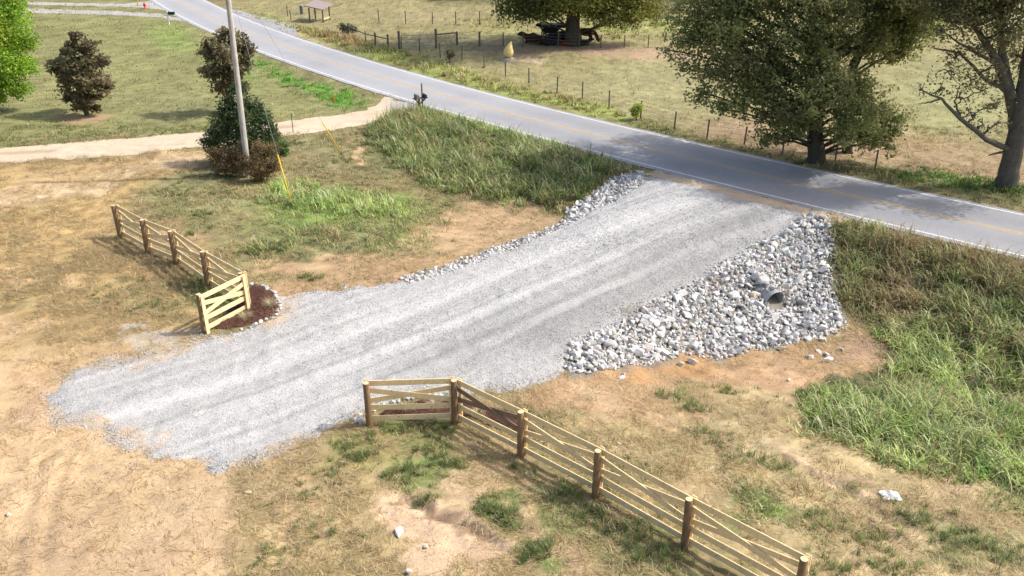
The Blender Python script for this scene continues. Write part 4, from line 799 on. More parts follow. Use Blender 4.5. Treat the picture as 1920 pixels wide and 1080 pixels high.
# mulch beds with edging stones and ornamental grasses
def bed(poly, label):
    wp = np.array(wpoly(poly)); x0, y0 = wp.min(0) - .1; x1, y1 = wp.max(0) + .1; c = wp.mean(0)
    xs_ = np.arange(x0, x1, .05); ys_ = np.arange(y0, y1, .05); X, Y = np.meshgrid(xs_, ys_); sd = polysd(X, Y, wp)
    Z = in_g(X, Y) + np.clip(sd * .5, -.05, .12) + .02 + (fbm(X * 9, Y * 9, 900, 2) - .5) * .06
    k = sd > -.08; kf = k[:-1, :-1] & k[1:, :-1] & k[:-1, 1:] & k[1:, 1:]; id_ = np.arange(X.size).reshape(X.shape)
    Fq = np.stack([id_[:-1, :-1], id_[:-1, 1:], id_[1:, 1:], id_[1:, :-1]], -1)[kf]; used = np.unique(Fq); rm = np.full(X.size, -1); rm[used] = np.arange(len(used))
    cz = float(H(*c)); V = np.stack([X - c[0], Y - c[1], Z - cz], -1).reshape(-1, 3)[used]
    root = link('mulch_bed', npmesh('mulch_bed', V, rm[Fq], None), M['mulch'], loc=(c[0], c[1], cz), label=label, cat='mulch bed')
    m = 2500; xx, yy = rand_area(m, x0, x1, y0, y1); q = polysd(xx, yy, wp) > 0; xx, yy = xx[q], yy[q]; m = len(xx)
    a = Acc(); a.add(*blades(np.stack([xx - c[0], yy - c[1], in_g(xx, yy) - cz + np.clip(polysd(xx, yy, wp) * .5, 0, .12) + .05], 1), rng.uniform(0, 6.3, m), rng.uniform(.05, .13, m), rng.uniform(.012, .03, m), rng.uniform(1.1, 1.8, m), np.zeros(m), pick([(.15,.065,.045),(.10,.042,.03),(.22,.11,.08),(.07,.032,.025)], m), 1))
    link('mulch_chips', a.mesh('mulch_chips'), M['grass'], root, kind='stuff')
    return root
bed([(398,618),(425,585),(450,556),(472,538),(492,537),(512,552),(521,575),(510,595),(480,606),(440,616)], 'red mulch bed behind the short wing of the left board fence')
bed([(705,783),(740,762),(790,752),(850,750),(905,762),(960,785),(1003,808),(990,822),(950,812),(880,782),(840,782),(780,790)], 'red mulch bed inside the corner of the right board fence')
def edging(line, label, group, s=.2, step=.24):
    W = np.array([AT(*p)[:2] for p in line]); seg = np.linalg.norm(np.diff(W, axis=0), axis=1); tt = np.concatenate([[0], np.cumsum(seg)])
    for q in np.arange(0, tt[-1], step):
        x = np.interp(q, tt, W[:, 0]) + rng.normal(0, .03); y = np.interp(q, tt, W[:, 1]) + rng.normal(0, .03); ss = s * rng.uniform(.75, 1.3)
        o = bpy.data.objects.new('edging_stone', rock_white[rng.integers(0, len(rock_white))]); COL.objects.link(o)
        o.location = (x, y, float(in_g(x, y)) + ss * .25); o.scale = (ss,) * 3; o.rotation_euler = (0, 0, rng.uniform(0, 6)); tag(o, label, 'stone', group)
rock_white = []
for k in range(5):
    V, Fs = protos[k]; me = npmesh('edging_stone', V, Fs, np.tile(np.array([.60, .59, .57]), (len(V), 1))); me.materials.append(M['stone']); rock_white.append(me)
edging([(462,536),(480,534),(500,541),(515,553),(524,568),(526,582),(518,596),(505,600),(478,613),(455,618)], 'white stone in the curved edging of the left mulch bed', 'edging stones of the left mulch bed')
edging([(700,775),(740,754),(790,745),(845,744)], 'white stone edging the right mulch bed along the gravel', 'edging stones along the gravel side of the right mulch bed', .24)
edging([(885,772),(925,798),(965,815),(1000,822)], 'white stone edging the right mulch bed under the long fence run', 'edging stones under the long fence run', .2)
def orn(px, py, h, label, nb=170):
    p = AT(px, py); az = rng.uniform(0, 6.3, nb); r_ = rng.uniform(0, .07, nb)
    P = np.stack([np.cos(az) * r_, np.sin(az) * r_, np.full(nb, .05)], 1); a = Acc()
    a.add(*blades(P, az + rng.normal(0, .4, nb), rng.uniform(.6, 1.1, nb) * h, rng.uniform(.008, .014, nb), rng.uniform(.05, .5, nb), rng.uniform(1.0, 2.6, nb), pick([(.62,.52,.33),(.52,.44,.26),(.42,.38,.18),(.70,.62,.44)], nb), 4))
    link('ornamental_grass', a.mesh('ornamental_grass'), M['grass'], loc=p, label=label, cat='ornamental grass')
orn(508,580,.55,'straw coloured ornamental grass clump at the curved right end of the left mulch bed'); orn(460,602,.5,'pale ornamental grass clump at the foot of the left fence wing')
orn(765,772,.42,'dry ornamental grass clump left in the right mulch bed behind the fence wing'); orn(815,768,.42,'dry ornamental grass clump nearest the corner post of the right fence'); orn(895,782,.4,'dry ornamental grass clump behind the long run of the right fence')

# ------------------------------------------------------------------ utility pole and guys
pb = AT(466, 332); up_ = P3(428, 0, pb[1]); ldir = up_ - pb; ldir /= ldir[2]
top = pb + ldir * 11.5
r0 = empty('utility_pole', pb, label='tall weathered grey wooden utility pole rising through the dark bush', cat='utility pole')
mb = MB(); mb.tube([(0, 0, -.3) * 1 if False else tuple(ldir * z) for z in (-.3, 0, 3, 6, 9, 11.5)], [.17, .165, .155, .14, .13, .115], 16); mb.build('pole', M['pole'], r0, smooth=True)
mb = MB(); mb.beam(ldir * 11.1 + np.array([-1.1, .16, 0]), ldir * 11.1 + np.array([1.1, .16, 0]), .1, .12); mb.build('crossarm', M['pole'], r0, bevel=.005)
for sx_ in (-1, -.35, .35, 1):
    mb = MB(); q = ldir * 11.1 + np.array([sx_, .16, .06]); mb.tube([q, q + [0, 0, .1], q + [0, 0, .12], q + [0, 0, .2]], [.02, .02, .05, .03], 8); mb.build('insulator', M['grey_box'], r0)
def attach(ypix):
    best = min(np.arange(4, 11.4, .02), key=lambda z: abs(proj(*(pb + ldir * z))[1] - ypix)); return pb + ldir * best
for (ax_, ay_, yp, lab) in ((548, 386, -57, 'guy wire with yellow sleeve anchored in the bright weeds nearest the pole'), (642, 292, -78, 'guy wire with yellow sleeve anchored beside the dirt lane, farther from the pole')):
    A = AT(ax_, ay_); T_ = attach(yp); g0 = empty('guy_wire', A, label=lab, cat='guy wire'); D = T_ - A; L_ = np.linalg.norm(D); D /= L_
    mb = MB(); mb.tube([D * .05, D * L_], .008, 5); mb.build('cable', M['steel'], g0)
    tz = 2.6
    mb = MB(); mb.tube([D * .15, D * tz], .032, 8); mb.build('guard_sleeve', M['yellow'], g0, smooth=True)
    mb = MB(); mb.tube([-D * .3, D * .15], .02, 6); mb.tube([D * .12, D * .2], .045, 8); mb.build('anchor_rod', M['dark_steel'], g0)

# steel T post by the lane, survey stakes
def tpost(px, py, h, label, capc='steel'):
    p = AT(px, py); r = empty('steel_post', p, label=label, cat='post')
    mb = MB(); mb.beam((0, 0, -.2), (0, 0, h), .045, .012, up=(0, 1, 0)); mb.beam((0, -.02, -.2), (0, -.02, h), .012, .035, up=(0, 1, 0)); mb.build('shaft', M['dark_steel'], r)
    mb = MB(); mb.beam((0, -.01, h), (0, -.01, h + .1), .05, .05, up=(0, 1, 0)); mb.build('cap', M['white'], r, bevel=.01)
tpost(550, 249, 1.25, 'thin dark steel post with a light tip beside the dirt lane')
def stake(px, py, h, mat, name, label, w=.06):
    p = AT(px, py); mb = MB(); mb.beam((0, 0, -.1), (0, 0, h * .8), w, w * .3, up=(0, 1, 0)); mb.add([(-w / 2, -.01, h * .8), (w / 2, -.01, h * .8), (w / 2, .01, h * .8), (-w / 2, .01, h * .8), (0, 0, h)], [(0, 1, 4), (1, 2, 4), (2, 3, 4), (3, 0, 4)])
    mb.build(name, M[mat], loc=p, label=label, cat='marker stake')
stake(625, 192, .55, 'orange', 'marker_stake', 'orange marker stake in the bright green ditch grass', .12)
stake(259, 11, 1.1, 'yellow', 'marker_stake', 'yellow marker post at the corner of the far side driveway', .12)

# mailboxes
p = AT(790, 216); r = empty('mailbox_stand', p, rz=.5, label='dark wooden twin mailbox on a post with a tall upright beside the road', cat='mailbox')
mb = MB(); mb.beam((-.12, 0, -.2), (-.12, 0, 1.15), .14, .14, up=(0, 1, 0)); mb.build('post', M['old_wood'], r, bevel=.008)
mb = MB(); mb.beam((.14, .05, -.2), (.14, .05, 2.1), .08, .08, up=(0, 1, 0)); mb.build('upright', M['old_wood'], r, bevel=.006)
mb = MB(); mb.beam((-.5, 0, 1.15), (.48, 0, 1.15), .34, .05); mb.build('shelf', M['old_wood'], r, bevel=.004)
for s_ in (-1, 1): mb = MB(); mb.beam((-.1, 0, .72), (s_ * .38, 0, 1.12), .08, .08, up=(0, 1, 0)); mb.build('brace', M['old_wood'], r)
for s_ in (-.27, .27):
    V = []; Fs = []; n = 10
    prof = [(-.1, 0), (-.1, .14)] + [(.1 * -math.cos(math.pi * k / 8), .14 + .1 * math.sin(math.pi * k / 8)) for k in range(1, 8)] + [(.1, .14), (.1, 0)]
    for yy in (-.25, .25):
        for (x_, z_) in prof: V.append((s_ + x_, yy, 1.176 + z_))
    q = len(prof); Fs = [(k, (k + 1) % q, q + (k + 1) % q, q + k) for k in range(q)] + [tuple(range(q))[::-1], tuple(range(q, 2 * q))]
    mb = MB(); mb.add(V, Fs); mb.build('mailbox', M['black'] if s_ > 0 else M['grey_box'], r)
p = AT(317, 46); r = empty('mailbox', p, label='black mailbox on a white cross shaped post beside the far side driveway', cat='mailbox')
mb = MB(); mb.beam((0, 0, -.2), (0, 0, 1.35), .14, .14, up=(0, 1, 0)); mb.build('post', M['white'], r, bevel=.01)
mb = MB(); mb.beam((-.4, 0, .95), (.75, 0, .95), .13, .13); mb.build('arm', M['white'], r, bevel=.01)
prof = [(-.12, 0), (-.12, .16)] + [(.12 * -math.cos(math.pi * k / 8), .16 + .12 * math.sin(math.pi * k / 8)) for k in range(1, 8)] + [(.12, .16), (.12, 0)]; q = len(prof)
mb = MB(); mb.add([(xx, x_, 1.02 + z_) for xx in (.12, .78) for (x_, z_) in prof], [(k, (k + 1) % q, q + (k + 1) % q, q + k) for k in range(q)] + [tuple(range(q))[::-1], tuple(range(q, 2 * q))]); mb.build('box', M['black'], r)
# red hydrant-like marker
p = AT(272, 16); r = empty('hydrant', p, label='small red hydrant at the far side driveway by the road', cat='hydrant'); r.scale = (.75, .75, .85)
mb = MB(); mb.tube([(0, 0, 0), (0, 0, .05), (0, 0, .06), (0, 0, .55), (0, 0, .58), (0, 0, .7), (0, 0, .78)], [.2, .2, .13, .13, .17, .13, .04], 12); mb.build('barrel', M['red'], r, smooth=True)
mb = MB(); mb.tube([(-.22, 0, .42), (.22, 0, .42)], .07, 8); mb.build('nozzle', M['red'], r)

# small shelter
p0, p1 = AT(590, 36), AT(612, 42); p = (p0 + p1) / 2; r = empty('field_shelter', p, rz=-.15, label='small open wooden shelter with a pinkish flat sloping roof in the far pasture', cat='shelter'); r.scale = (.78, .78, .9)
mb = MB(); mb.add([(-1.7, -1.2, 1.8), (1.0, -2.0, 1.5), (1.7, 1.0, 1.75), (-1.3, 2.2, 2.1), (-1.7, -1.2, 1.9), (1.0, -2.0, 1.6), (1.7, 1.0, 1.85), (-1.3, 2.2, 2.2)], [(3, 2, 1, 0), (4, 5, 6, 7), (0, 1, 5, 4), (1, 2, 6, 5), (2, 3, 7, 6), (3, 0, 4, 7)]); mb.build('roof', M['roof'], r)
for x_, y_ in ((-1.1, -1.1), (.9, -1.3), (1.1, .8), (-1.1, 1.1)):
    mb = MB(); mb.beam((x_, y_, -.1), (x_, y_, 1.7 + .1 * y_), .16, .16, up=(0, 1, 0)); mb.build('leg', M['old_wood'], r)
mb = MB(); mb.beam((.9, -1.3, .35), (1.1, .8, .35), .08, .14); mb.build('rail', M['board'], r)
p = AT(566, 26); r = empty('utility_box', p, label='small grey pedestal box in green weeds left of the field shelter', cat='utility box')
mb = MB(); mb.beam((0, 0, 0), (0, 0, .8), .34, .34, up=(0, 1, 0)); mb.build('body', M['grey_box'], r, bevel=.03); mb = MB(); mb.beam((0, 0, .8), (0, 0, .98), .4, .4, up=(0, 1, 0)); mb.build('lid', M['steel'], r, bevel=.05)

# sculpture
p = AT(953, 112); r = empty('sculpture', p, label='pale yellow pointed bud shaped sculpture on a round stone base in the pasture', cat='sculpture'); r.scale = (.8, .8, .85)
mb = MB(); mb.tube([(0, 0, 0), (0, 0, .12), (0, 0, .13), (0, 0, .22)], [.95, .92, .6, .55], 20); mb.build('base', M['concrete'], r)
mb = MB(); zz = np.linspace(0, 1.65, 15); rr = [.10, .34, .46, .53, .55, .545, .52, .48, .42, .36, .29, .22, .145, .075, .01]
mb.tube([(.35 * (z / 1.65) ** 2.2, 0, .2 + z) for z in zz], rr, 20); mb.build('bud', M['sculpt'], r, smooth=True)

# ------------------------------------------------------------------ wire fences
def wire_fence(pts, h, label, rails=(), woodidx=(), r_=.05):
    P = [AT(*q) for q in pts]; root = empty('wire_fence', P[0], label=label, cat='wire fence')
    for i, q in enumerate(P):
        mb = MB(); a = q - P[0]; rr = r_ * (1.8 if i in woodidx else 1) ; hh = h * rng.uniform(.92, 1.08)
        lean = rng.normal(0, .03, 2); mb.tube([a + [0, 0, -.2], a + [lean[0] * hh, lean[1] * hh, hh]], [rr, rr * .9], 8); mb.build('post', M['old_wood'], root)
    for z in (.3, .6, .9, 1.15):
        if z > h: continue
        mb = MB(); mb.tube([q - P[0] + [0, 0, z] for q in P], .007, 4); mb.build('wire', M['steel'], root)
    for i in rails:
        for z in (.8,): mb = MB(); a = P[i] - P[0]; b = P[i + 1] - P[0]; mb.beam(a + [0, 0, z], b + [0, 0, z], .06, .08); mb.build('rail', M['old_wood'], root)
wire_fence([(540,31),(546,38),(655,66),(686,80),(704,84),(728,90)], 1.15, 'old wooden post and rail fence stub by the road end of the pasture gate', rails=(2, 3, 4), woodidx=(4, 5), r_=.055)
wire_fence([(753,94),(787,98),(826,108),(866,114),(908,128),(948,143),(992,156),(1044,175),(1092,185),(1142,202),(1201,222),(1264,242),(1325,262),(1395,272),(1467,291),(1565,306),(1640,322)], 1.2, 'wire fence on thin dark posts along the pasture side of the road', rails=(), r_=.055)
wire_fence([(857,84),(899,86),(944,86),(980,88),(1020,85),(1046,88),(1086,88),(1126,90),(1170,90),(1215,90),(1260,88)], 1.25, 'wire fence on dark posts running past the resting cattle', woodidx=(0, 1), r_=.055)
wire_fence([(711,43),(761,45),(811,45),(855,46),(899,46),(945,46)], 1.35, 'far wire fence crossing the upper pasture left of the shade tree', r_=.06)
# gate
gA, gB = AT(749, 92), AT(818, 90); g0 = empty('pasture_gate', gA, label='thin metal tube gate between wooden posts in the pasture fence', cat='gate'); d = gB - gA
for q, hh in ((gA * 0, 1.6), (d, 1.7)):
    mb = MB(); mb.tube([q + [0, 0, -.2], q + [0, 0, hh]], .11, 8); mb.build('post', M['old_wood'], g0)
for z in (.25, .55, .85, 1.2): mb = MB(); mb.tube([d * .04 + [0, 0, z], d * .96 + [0, 0, z]], .025, 6); mb.build('bar', M['steel'], g0)
mb = MB(); e = AT(857, 84) - gA; mb.beam(d + [0, 0, 1.2], e + [0, 0, 1.1], .08, .1); mb.build('rail', M['old_wood'], g0)
# corral
c0 = AT(1232, 30); r = empty('cattle_corral', c0, label='grey metal cattle corral panels with sloping top at the far field edge', cat='corral')
for i in range(5):
    a = np.array([-3.0 + i * 1.9, 4.5 - i * .5, 0]); mb = MB(); mb.tube([a, a + [0, 0, 1.9]], .08, 6); mb.build('post', M['old_wood'], r)
for z in (.3, .6, .9, 1.2, 1.5): mb = MB(); mb.tube([(-3.0, 4.5, z), (4.6, 2.5, z)], .04, 5); mb.build('bar', M['steel'], r)
mb = MB(); mb.add([(-4.5, 9, 2.8), (-3.5, 5, 2.6), (3.2, 4.6, 1.6), (3.4, 7.5, 1.8), (-4.5, 9, 2.86), (-3.5, 5, 2.66), (3.2, 4.6, 1.66), (3.4, 7.5, 1.86)], [(0, 1, 2, 3), (7, 6, 5, 4), (0, 4, 5, 1), (1, 5, 6, 2), (2, 6, 7, 3), (3, 7, 4, 0)]); mb.build('sloping_top', M['steel'], r)
c0 = AT(1252, 47); r = empty('post_and_rail_fence', c0, label='short dark post and rail fence in front of the cattle corral', cat='fence'); c1 = AT(1273, 46) - c0; c2 = AT(1230, 48) - c0
for q in (c1 * 0, c1, c2, c1 * 2.2): mb = MB(); mb.tube([q, q + [0, 0, 1.35]], .1, 6); mb.build('post', M['old_wood'], r)
for z in (.75, 1.2): mb = MB(); mb.beam(c2 + [0, 0, z], c1 * 2.2 + [0, 0, z], .06, .1); mb.build('rail', M['old_wood'], r)
# feeder behind cows
c0 = AT(1045, 74); r = empty('hay_feeder', c0, label='black metal hay feeder rack under the pasture shade tree', cat='hay feeder')
for x_ in (-1.5, 1.5):
    for y_ in (-.6, .6): mb = MB(); mb.tube([(x_, y_, 0), (x_, y_, 1.45)], .05, 6); mb.build('leg', M['dark_steel'], r)
mb = MB(); mb.beam((-1.6, 0, 1.3), (1.6, 0, 1.3), 1.2, .3); mb.build('trough', M['dark_steel'], r, bevel=.05)

# ------------------------------------------------------------------ cattle
def animal_mat(name, c): return mat_attr(name, .8, (2, 10), (.2, .2), const=c)
HB, HR, HD = animal_mat('hide_black', (.028, .026, .027)), animal_mat('hide_rust', (.20, .055, .02)), animal_mat('hide_brown', (.075, .03, .02))
def cow(px, py, rz, mat, label, pose='stand', k=1.0, graze=False):
    p = AT(px, py); vs = []; rs = []; es = []
    def add(v, r_, par=None):
        vs.append(v); rs.append(r_)
        if par is not None: es.append((par, len(vs) - 1))
        return len(vs) - 1
    zb = 1.0 if pose == 'stand' else .42
    pel = add((-.65, 0, zb), (.30, .33)); bel = add((-.15, 0, zb - .06), (.36, .38), pel); ch = add((.4, 0, zb - .03), (.34, .37), bel); sh = add((.68, 0, zb + .04), (.26, .30), ch)
    if graze: nk = add((1.0, 0, zb - .15), (.17, .2), sh); hd = add((1.22, 0, .42), (.13, .15), nk); mz = add((1.34, 0, .14), (.085, .09), hd)
    else: nk = add((.98, 0, zb + .25), (.17, .2), sh); hd = add((1.22, .05, zb + .36), (.14, .15), nk); mz = add((1.5, .1, zb + .22), (.085, .09), hd)
    for s_ in (-1, 1): e1 = add((vs[hd][0] - .06, s_ * .26, vs[hd][2] + .08), (.05, .03), hd)
    tl = add((-.98, 0, zb + .12), (.05, .05), pel); add((-1.05, 0, zb - .45 if pose == 'stand' else .1), (.03, .03), tl)
    if pose == 'stand':
        for s_ in (-1, 1):
            a = add((.5, s_ * .2, zb - .32), (.13, .13), ch); b = add((.52, s_ * .21, .42), (.075, .075), a); add((.50, s_ * .21, .04), (.06, .06), b)
            a = add((-.68, s_ * .2, zb - .28), (.18, .15), pel); b = add((-.52, s_ * .22, .62), (.09, .09), a); c = add((-.74, s_ * .22, .40), (.065, .065), b); add((-.68, s_ * .22, .04), (.06, .06), c)
    else:
        for s_ in (-1, 1):
            a = add((.55, s_ * .3, .2), (.12, .12), ch); b = add((.85, s_ * .34, .12), (.07, .07), a); add((.6, s_ * .36, .06), (.055, .055), b)
            a = add((-.6, s_ * .36, .24), (.17, .15), pel); b = add((-.2, s_ * .45, .14), (.09, .09), a); add((-.55, s_ * .5, .07), (.06, .06), b)
    me = bpy.data.meshes.new('cow'); me.from_pydata([tuple(c * k for c in v) for v in vs], es, []); me.materials.append(mat)
    o = bpy.data.objects.new('cow', me); COL.objects.link(o)
    md = o.modifiers.new('skin', 'SKIN'); 
    for i, sv in enumerate(me.skin_vertices[0].data): sv.radius = (rs[i][0] * k, rs[i][1] * k); sv.use_root = (i == 0)
    ss = o.modifiers.new('sub', 'SUBSURF'); ss.levels = 1; ss.render_levels = 1
    dg = bpy.context.evaluated_depsgraph_get(); ev = o.evaluated_get(dg); nm = bpy.data.meshes.new_from_object(ev); o.modifiers.clear(); o.data = nm
    for f in nm.polygons: f.use_smooth = True
    nm.materials.clear(); nm.materials.append(mat)
    o.location = tuple(p); o.rotation_euler = (0, 0, rz); tag(o, label, 'cow')
cow(1004, 81, 3.0, HD, 'dark reddish brown cow lying down, leftmost of the herd under the shade tree', 'lie', 1.15)
cow(1020, 81, 2.7, HD, 'dark brown cow lying beside the leftmost one in the shade', 'lie', 1.0)
cow(1030, 75, 2.6, HB, 'black cow standing at the left in front of the hay feeder', 'stand', 1.0)
cow(1050, 78, .2, HB, 'black cow lying right of the other black cow, close to the trunk', 'lie', 1.35)
cow(1032, 84, .3, HB, 'low lying black cow in front of the standing black cow', 'lie', 1.05)
cow(1097, 80, -.45, HD, 'brown cow standing with lowered head right of the shade tree trunk', 'stand', 1.05, True)
cow(1062, 86, 2.6, HR, 'rusty orange calf lying at the foot of the shade tree', 'lie', .62)
cow(1092, 85, .1, HB, 'dark calf lying in the dirt under the grazing brown cow', 'lie', .75)

# white plastic debris
p = AT(1669, 932)
xs_ = np.linspace(-.24, .24, 9); X_, Y_ = np.meshgrid(xs_, xs_ * .8); Z_ = (rng.random(X_.shape)) * .11 * np.clip(1.4 - np.hypot(X_, Y_) * 4, .1, 1) + .03
X_ = X_ + rng.normal(0, .015, X_.shape); id_ = np.arange(81).reshape(9, 9); Fq = np.stack([id_[:-1, :-1], id_[:-1, 1:], id_[1:, 1:], id_[1:, :-1]], -1).reshape(-1, 4)
link('plastic_bag', npmesh('plastic_bag', np.stack([X_, Y_, Z_], -1).reshape(-1, 3), Fq), M['white'], loc=p, label='crumpled white plastic bag on the soil right of the long fence', cat='plastic bag')

# ------------------------------------------------------------------ trees
def leafmesh(P, size, pal, var=.25, droop=.0, cpos=None):
    n = len(P); az = rng.uniform(0, 6.283, n); el = rng.normal(-.15 - droop, .55, n)
    d = np.stack([np.cos(az) * np.cos(el), np.sin(az) * np.cos(el), np.sin(el)], 1)
    q = rng.normal(size=(n, 3)); s = np.cross(d, q); s /= np.linalg.norm(s, axis=1)[:, None] + 1e-9
    nn = np.cross(d, s); L_ = size * rng.uniform(.6, 1.3, n)[:, None]
    a = P; b = P + d * L_ * .5 + s * L_ * .33 + nn * L_ * .06; c = P + d * L_ - nn * L_ * .1; e = P + d * L_ * .5 - s * L_ * .33 + nn * L_ * .06
    V = np.stack([a, b, c, e], 1).reshape(-1, 3); Fq = np.arange(n * 4).reshape(n, 4)
    return V, Fq, np.repeat(pick(pal, n, var) if cpos is None else cpos, 4, 0)
def bez(a, b, c, n):
    t = np.linspace(0, 1, n)[:, None]; return (1 - t) ** 2 * a + 2 * t * (1 - t) * b + t * t * c
def tree(name, label, cat, base, trunks, blobs, leafn, lsize, pal, bark, droop=.2, twigs=10, cluster=.16, limbr=.11, group=None, tiplight=None, solid=.35, dead=0.0, trunk_name='trunk'):
    root = empty(name, base, label=label, cat=cat, group=group); base = np.array(base, float)
    mb = MB(); tp = []; 
    for pts, rad in trunks:
        pts = np.array(pts, float); mb_p = []
        t = np.linspace(0, len(pts) - 1, (len(pts) - 1) * 4 + 1); q = np.stack([np.interp(t, range(len(pts)), pts[:, k]) for k in range(3)], 1); rr = np.interp(t, range(len(pts)), rad)
        q = q + rng.normal(0, .02, q.shape) * (t > 0)[:, None]
        mb.tube(q - base, rr, 12)
        for a_, r_ in zip(q, rr): tp.append((*a_, r_))
    mb.build(trunk_name, bark, root, smooth=True)
    tp = np.array(tp); mb = MB(); LP = []; LC = []
    tot = sum(b[3] ** 2 * b[4] for b in blobs)
    for (cx, cy, cz, r, w) in blobs:
        c = np.array([cx, cy, cz]); hd = np.hypot(tp[:, 0] - cx, tp[:, 1] - cy); tgt = cz - .45 * hd
        k = np.argmin(np.abs(tp[:, 2] - np.maximum(tgt, base[2] + .5)) + .3 * hd); a_ = tp[k, :3]
        mid = (a_ + c) / 2 + np.array([0, 0, .12 * np.linalg.norm(c - a_)]) + rng.normal(0, .15, 3) * r * .5
        L_ = bez(a_, mid, c, 8); r0_ = min(tp[k, 3] * .6, limbr * (.6 + .3 * r)); L_[1:-1] += rng.normal(0, .05, (6, 3))
        mb.tube(L_ - base, np.linspace(r0_, .03, 8), 6)
        nl = int(leafn * r ** 2 * w / tot); nt = max(4, int(twigs * (r / 1.5) ** 1.5)); ends = []
        for j in range(nt):
            s_ = L_[rng.integers(3, 8)]; v = rng.normal(size=3); v /= np.linalg.norm(v); v[2] *= .75; e = c + v * r * rng.uniform(.55, 1.05)
            m_ = (s_ + e) / 2 + rng.normal(0, .1, 3) * r + np.array([0, 0, .1 * r]); tw = bez(s_, m_, e, 6); mb.tube(tw - base, np.linspace(.028, .006, 6), 4, cap=False)
            ends.append(tw)
            for _ in range(2):
                s2 = tw[rng.integers(2, 5)]; e2 = s2 + rng.normal(0, .35, 3) * r * .8; t2 = bez(s2, (s2 + e2) / 2 + [0, 0, .05], e2, 4); mb.tube(t2 - base, np.linspace(.014, .004, 4), 3, cap=False); ends.append(t2)
        if w <= dead: continue
        ends_t = [e[-1] for e in ends] + [e[len(e) // 2] for e in ends]
        E_ = np.array(ends_t); kk = rng.integers(0, len(E_), int(nl * (1 - solid))); P_ = E_[kk] + rng.normal(0, cluster, (len(kk), 3)) * np.array([1, 1, .8]) * (.6 + .4 * r)
        ns = nl - len(kk); v = rng.normal(size=(ns, 3)); v /= np.linalg.norm(v, axis=1)[:, None]; P2 = c + v * (r * rng.uniform(.3, 1, (ns, 1)) ** .6) * np.array([1, 1, .85])
        Pn = np.concatenate([P_, P2]); tone = rng.uniform(.8, 1.2); bc = np.array(pal[rng.integers(0, len(pal))]); LP.append(Pn)
        LC.append((pick(pal, len(Pn), .25) * .55 + bc * .45) * tone)
    mb.build('branches', bark, root, smooth=True)
    P_ = np.concatenate(LP); C_ = np.concatenate(LC)
    V, Fq, Cc = leafmesh(P_ - base, lsize, pal, droop=droop, cpos=C_)
    link('crown', npmesh('crown', V, Fq, np.clip(Cc, .004, .9)), M['leaf'], root)
    return root
def B(px, py, Y, r, w=1.0): q = P3(px, py, Y); return (q[0], q[1], q[2], r, w)

OAK = [(.17,.20,.065),(.22,.245,.08),(.12,.15,.05),(.28,.29,.11),(.20,.185,.09)]
ob = AT(1530, 303); Yo = ob[1]
ot = [([ob + [0, 0, -.2], ob + [0, 0, .3], P3(1528,240,Yo), P3(1522,170,Yo), P3(1530,60,Yo+.5), P3(1525,-60,Yo), P3(1530,-200,Yo)], [.64,.50,.43,.37,.30,.22,.12])]
obl = [B(1262,95,Yo-1,.9,.6), B(1275,60,Yo-.5,1.2,.8), B(1290,130,Yo-1,.9,.8), B(1380,125,Yo-1.5,1.5), B(1340,60,Yo-1,1.5), B(1375,185,Yo-2,1.1,.9), B(1435,170,Yo-2,1.2), B(1470,215,Yo-2.2,1.0), B(1450,250,Yo-2,.8), B(1500,230,Yo-2.5,.9), B(1300,60,Yo,1.3), B(1330,120,Yo-1,1.2), B(1310,175,Yo-1.5,.9,.9), B(1350,205,Yo-2,.7,.8), B(1400,160,Yo-1.5,1.3), B(1395,80,Yo,1.6), B(1340,10,Yo,1.6), B(1420,0,Yo,1.8), B(1450,215,Yo-2,1.1), B(1425,262,Yo-1.5,.7,.9), B(1470,150,Yo-1.5,1.5), B(1480,60,Yo-1,1.8),
       B(1540,120,Yo-2,1.5), B(1550,20,Yo-1,1.9), B(1530,210,Yo-2,1.1), B(1590,180,Yo-1.5,1.3), B(1620,235,Yo-1.5,1.2,.9), B(1670,245,Yo-1,.9,.9), B(1600,255,Yo-2,.8,.7), B(1635,180,Yo-.5,1.1,.8), B(1655,210,Yo,1.0,.9), B(1630,80,Yo,1.6), B(1650,0,Yo+.5,1.8), B(1700,50,Yo+1,1.3,.8), B(1480,250,Yo-.5,.7,.7), B(1570,75,Yo+2.5,1.8), B(1440,110,Yo+2.5,1.6,.8), B(1520,185,Yo-3,1.3,1.2), B(1490,205,Yo-3,1.0,1.1), B(1555,165,Yo-3,1.3,1.2), B(1595,215,Yo-3,1.3,1.3), B(1580,250,Yo-2.6,.8,1.1), B(1625,255,Yo-1.5,.9,1.1), B(1655,270,Yo-1.5,.7,1), B(1690,220,Yo-.5,.9,1), B(1610,150,Yo-2,1.0,1), B(1700,90,Yo+1,.9,.7), B(1290,20,Yo+.5,1.3,.8)]
obl += [(ob[0] + x, Yo + y, z, r, 1.0) for x, y, z, r in [(-5.5,0,9.6,2.0),(-3,-1.5,10.2,2.0),(-2.5,3,10.5,2.2),(0,0,12.5,2.4),(2.5,-1.5,10.5,2.1),(3,2.5,10.6,2.2),(5.5,0,9.5,2.1),(0,4.8,9,2.0),(-1.5,-1,13.5,1.9),(2,1,13.2,1.9)]]
tree('oak_tree', 'large dark green broadleaf tree with thick trunk standing at the road edge in the pasture', 'tree', ob, ot, obl, 76000, .185, [tuple(v * 1.28 for v in q) for q in OAK], M['bark_dark'], twigs=16, cluster=.15, solid=.12)

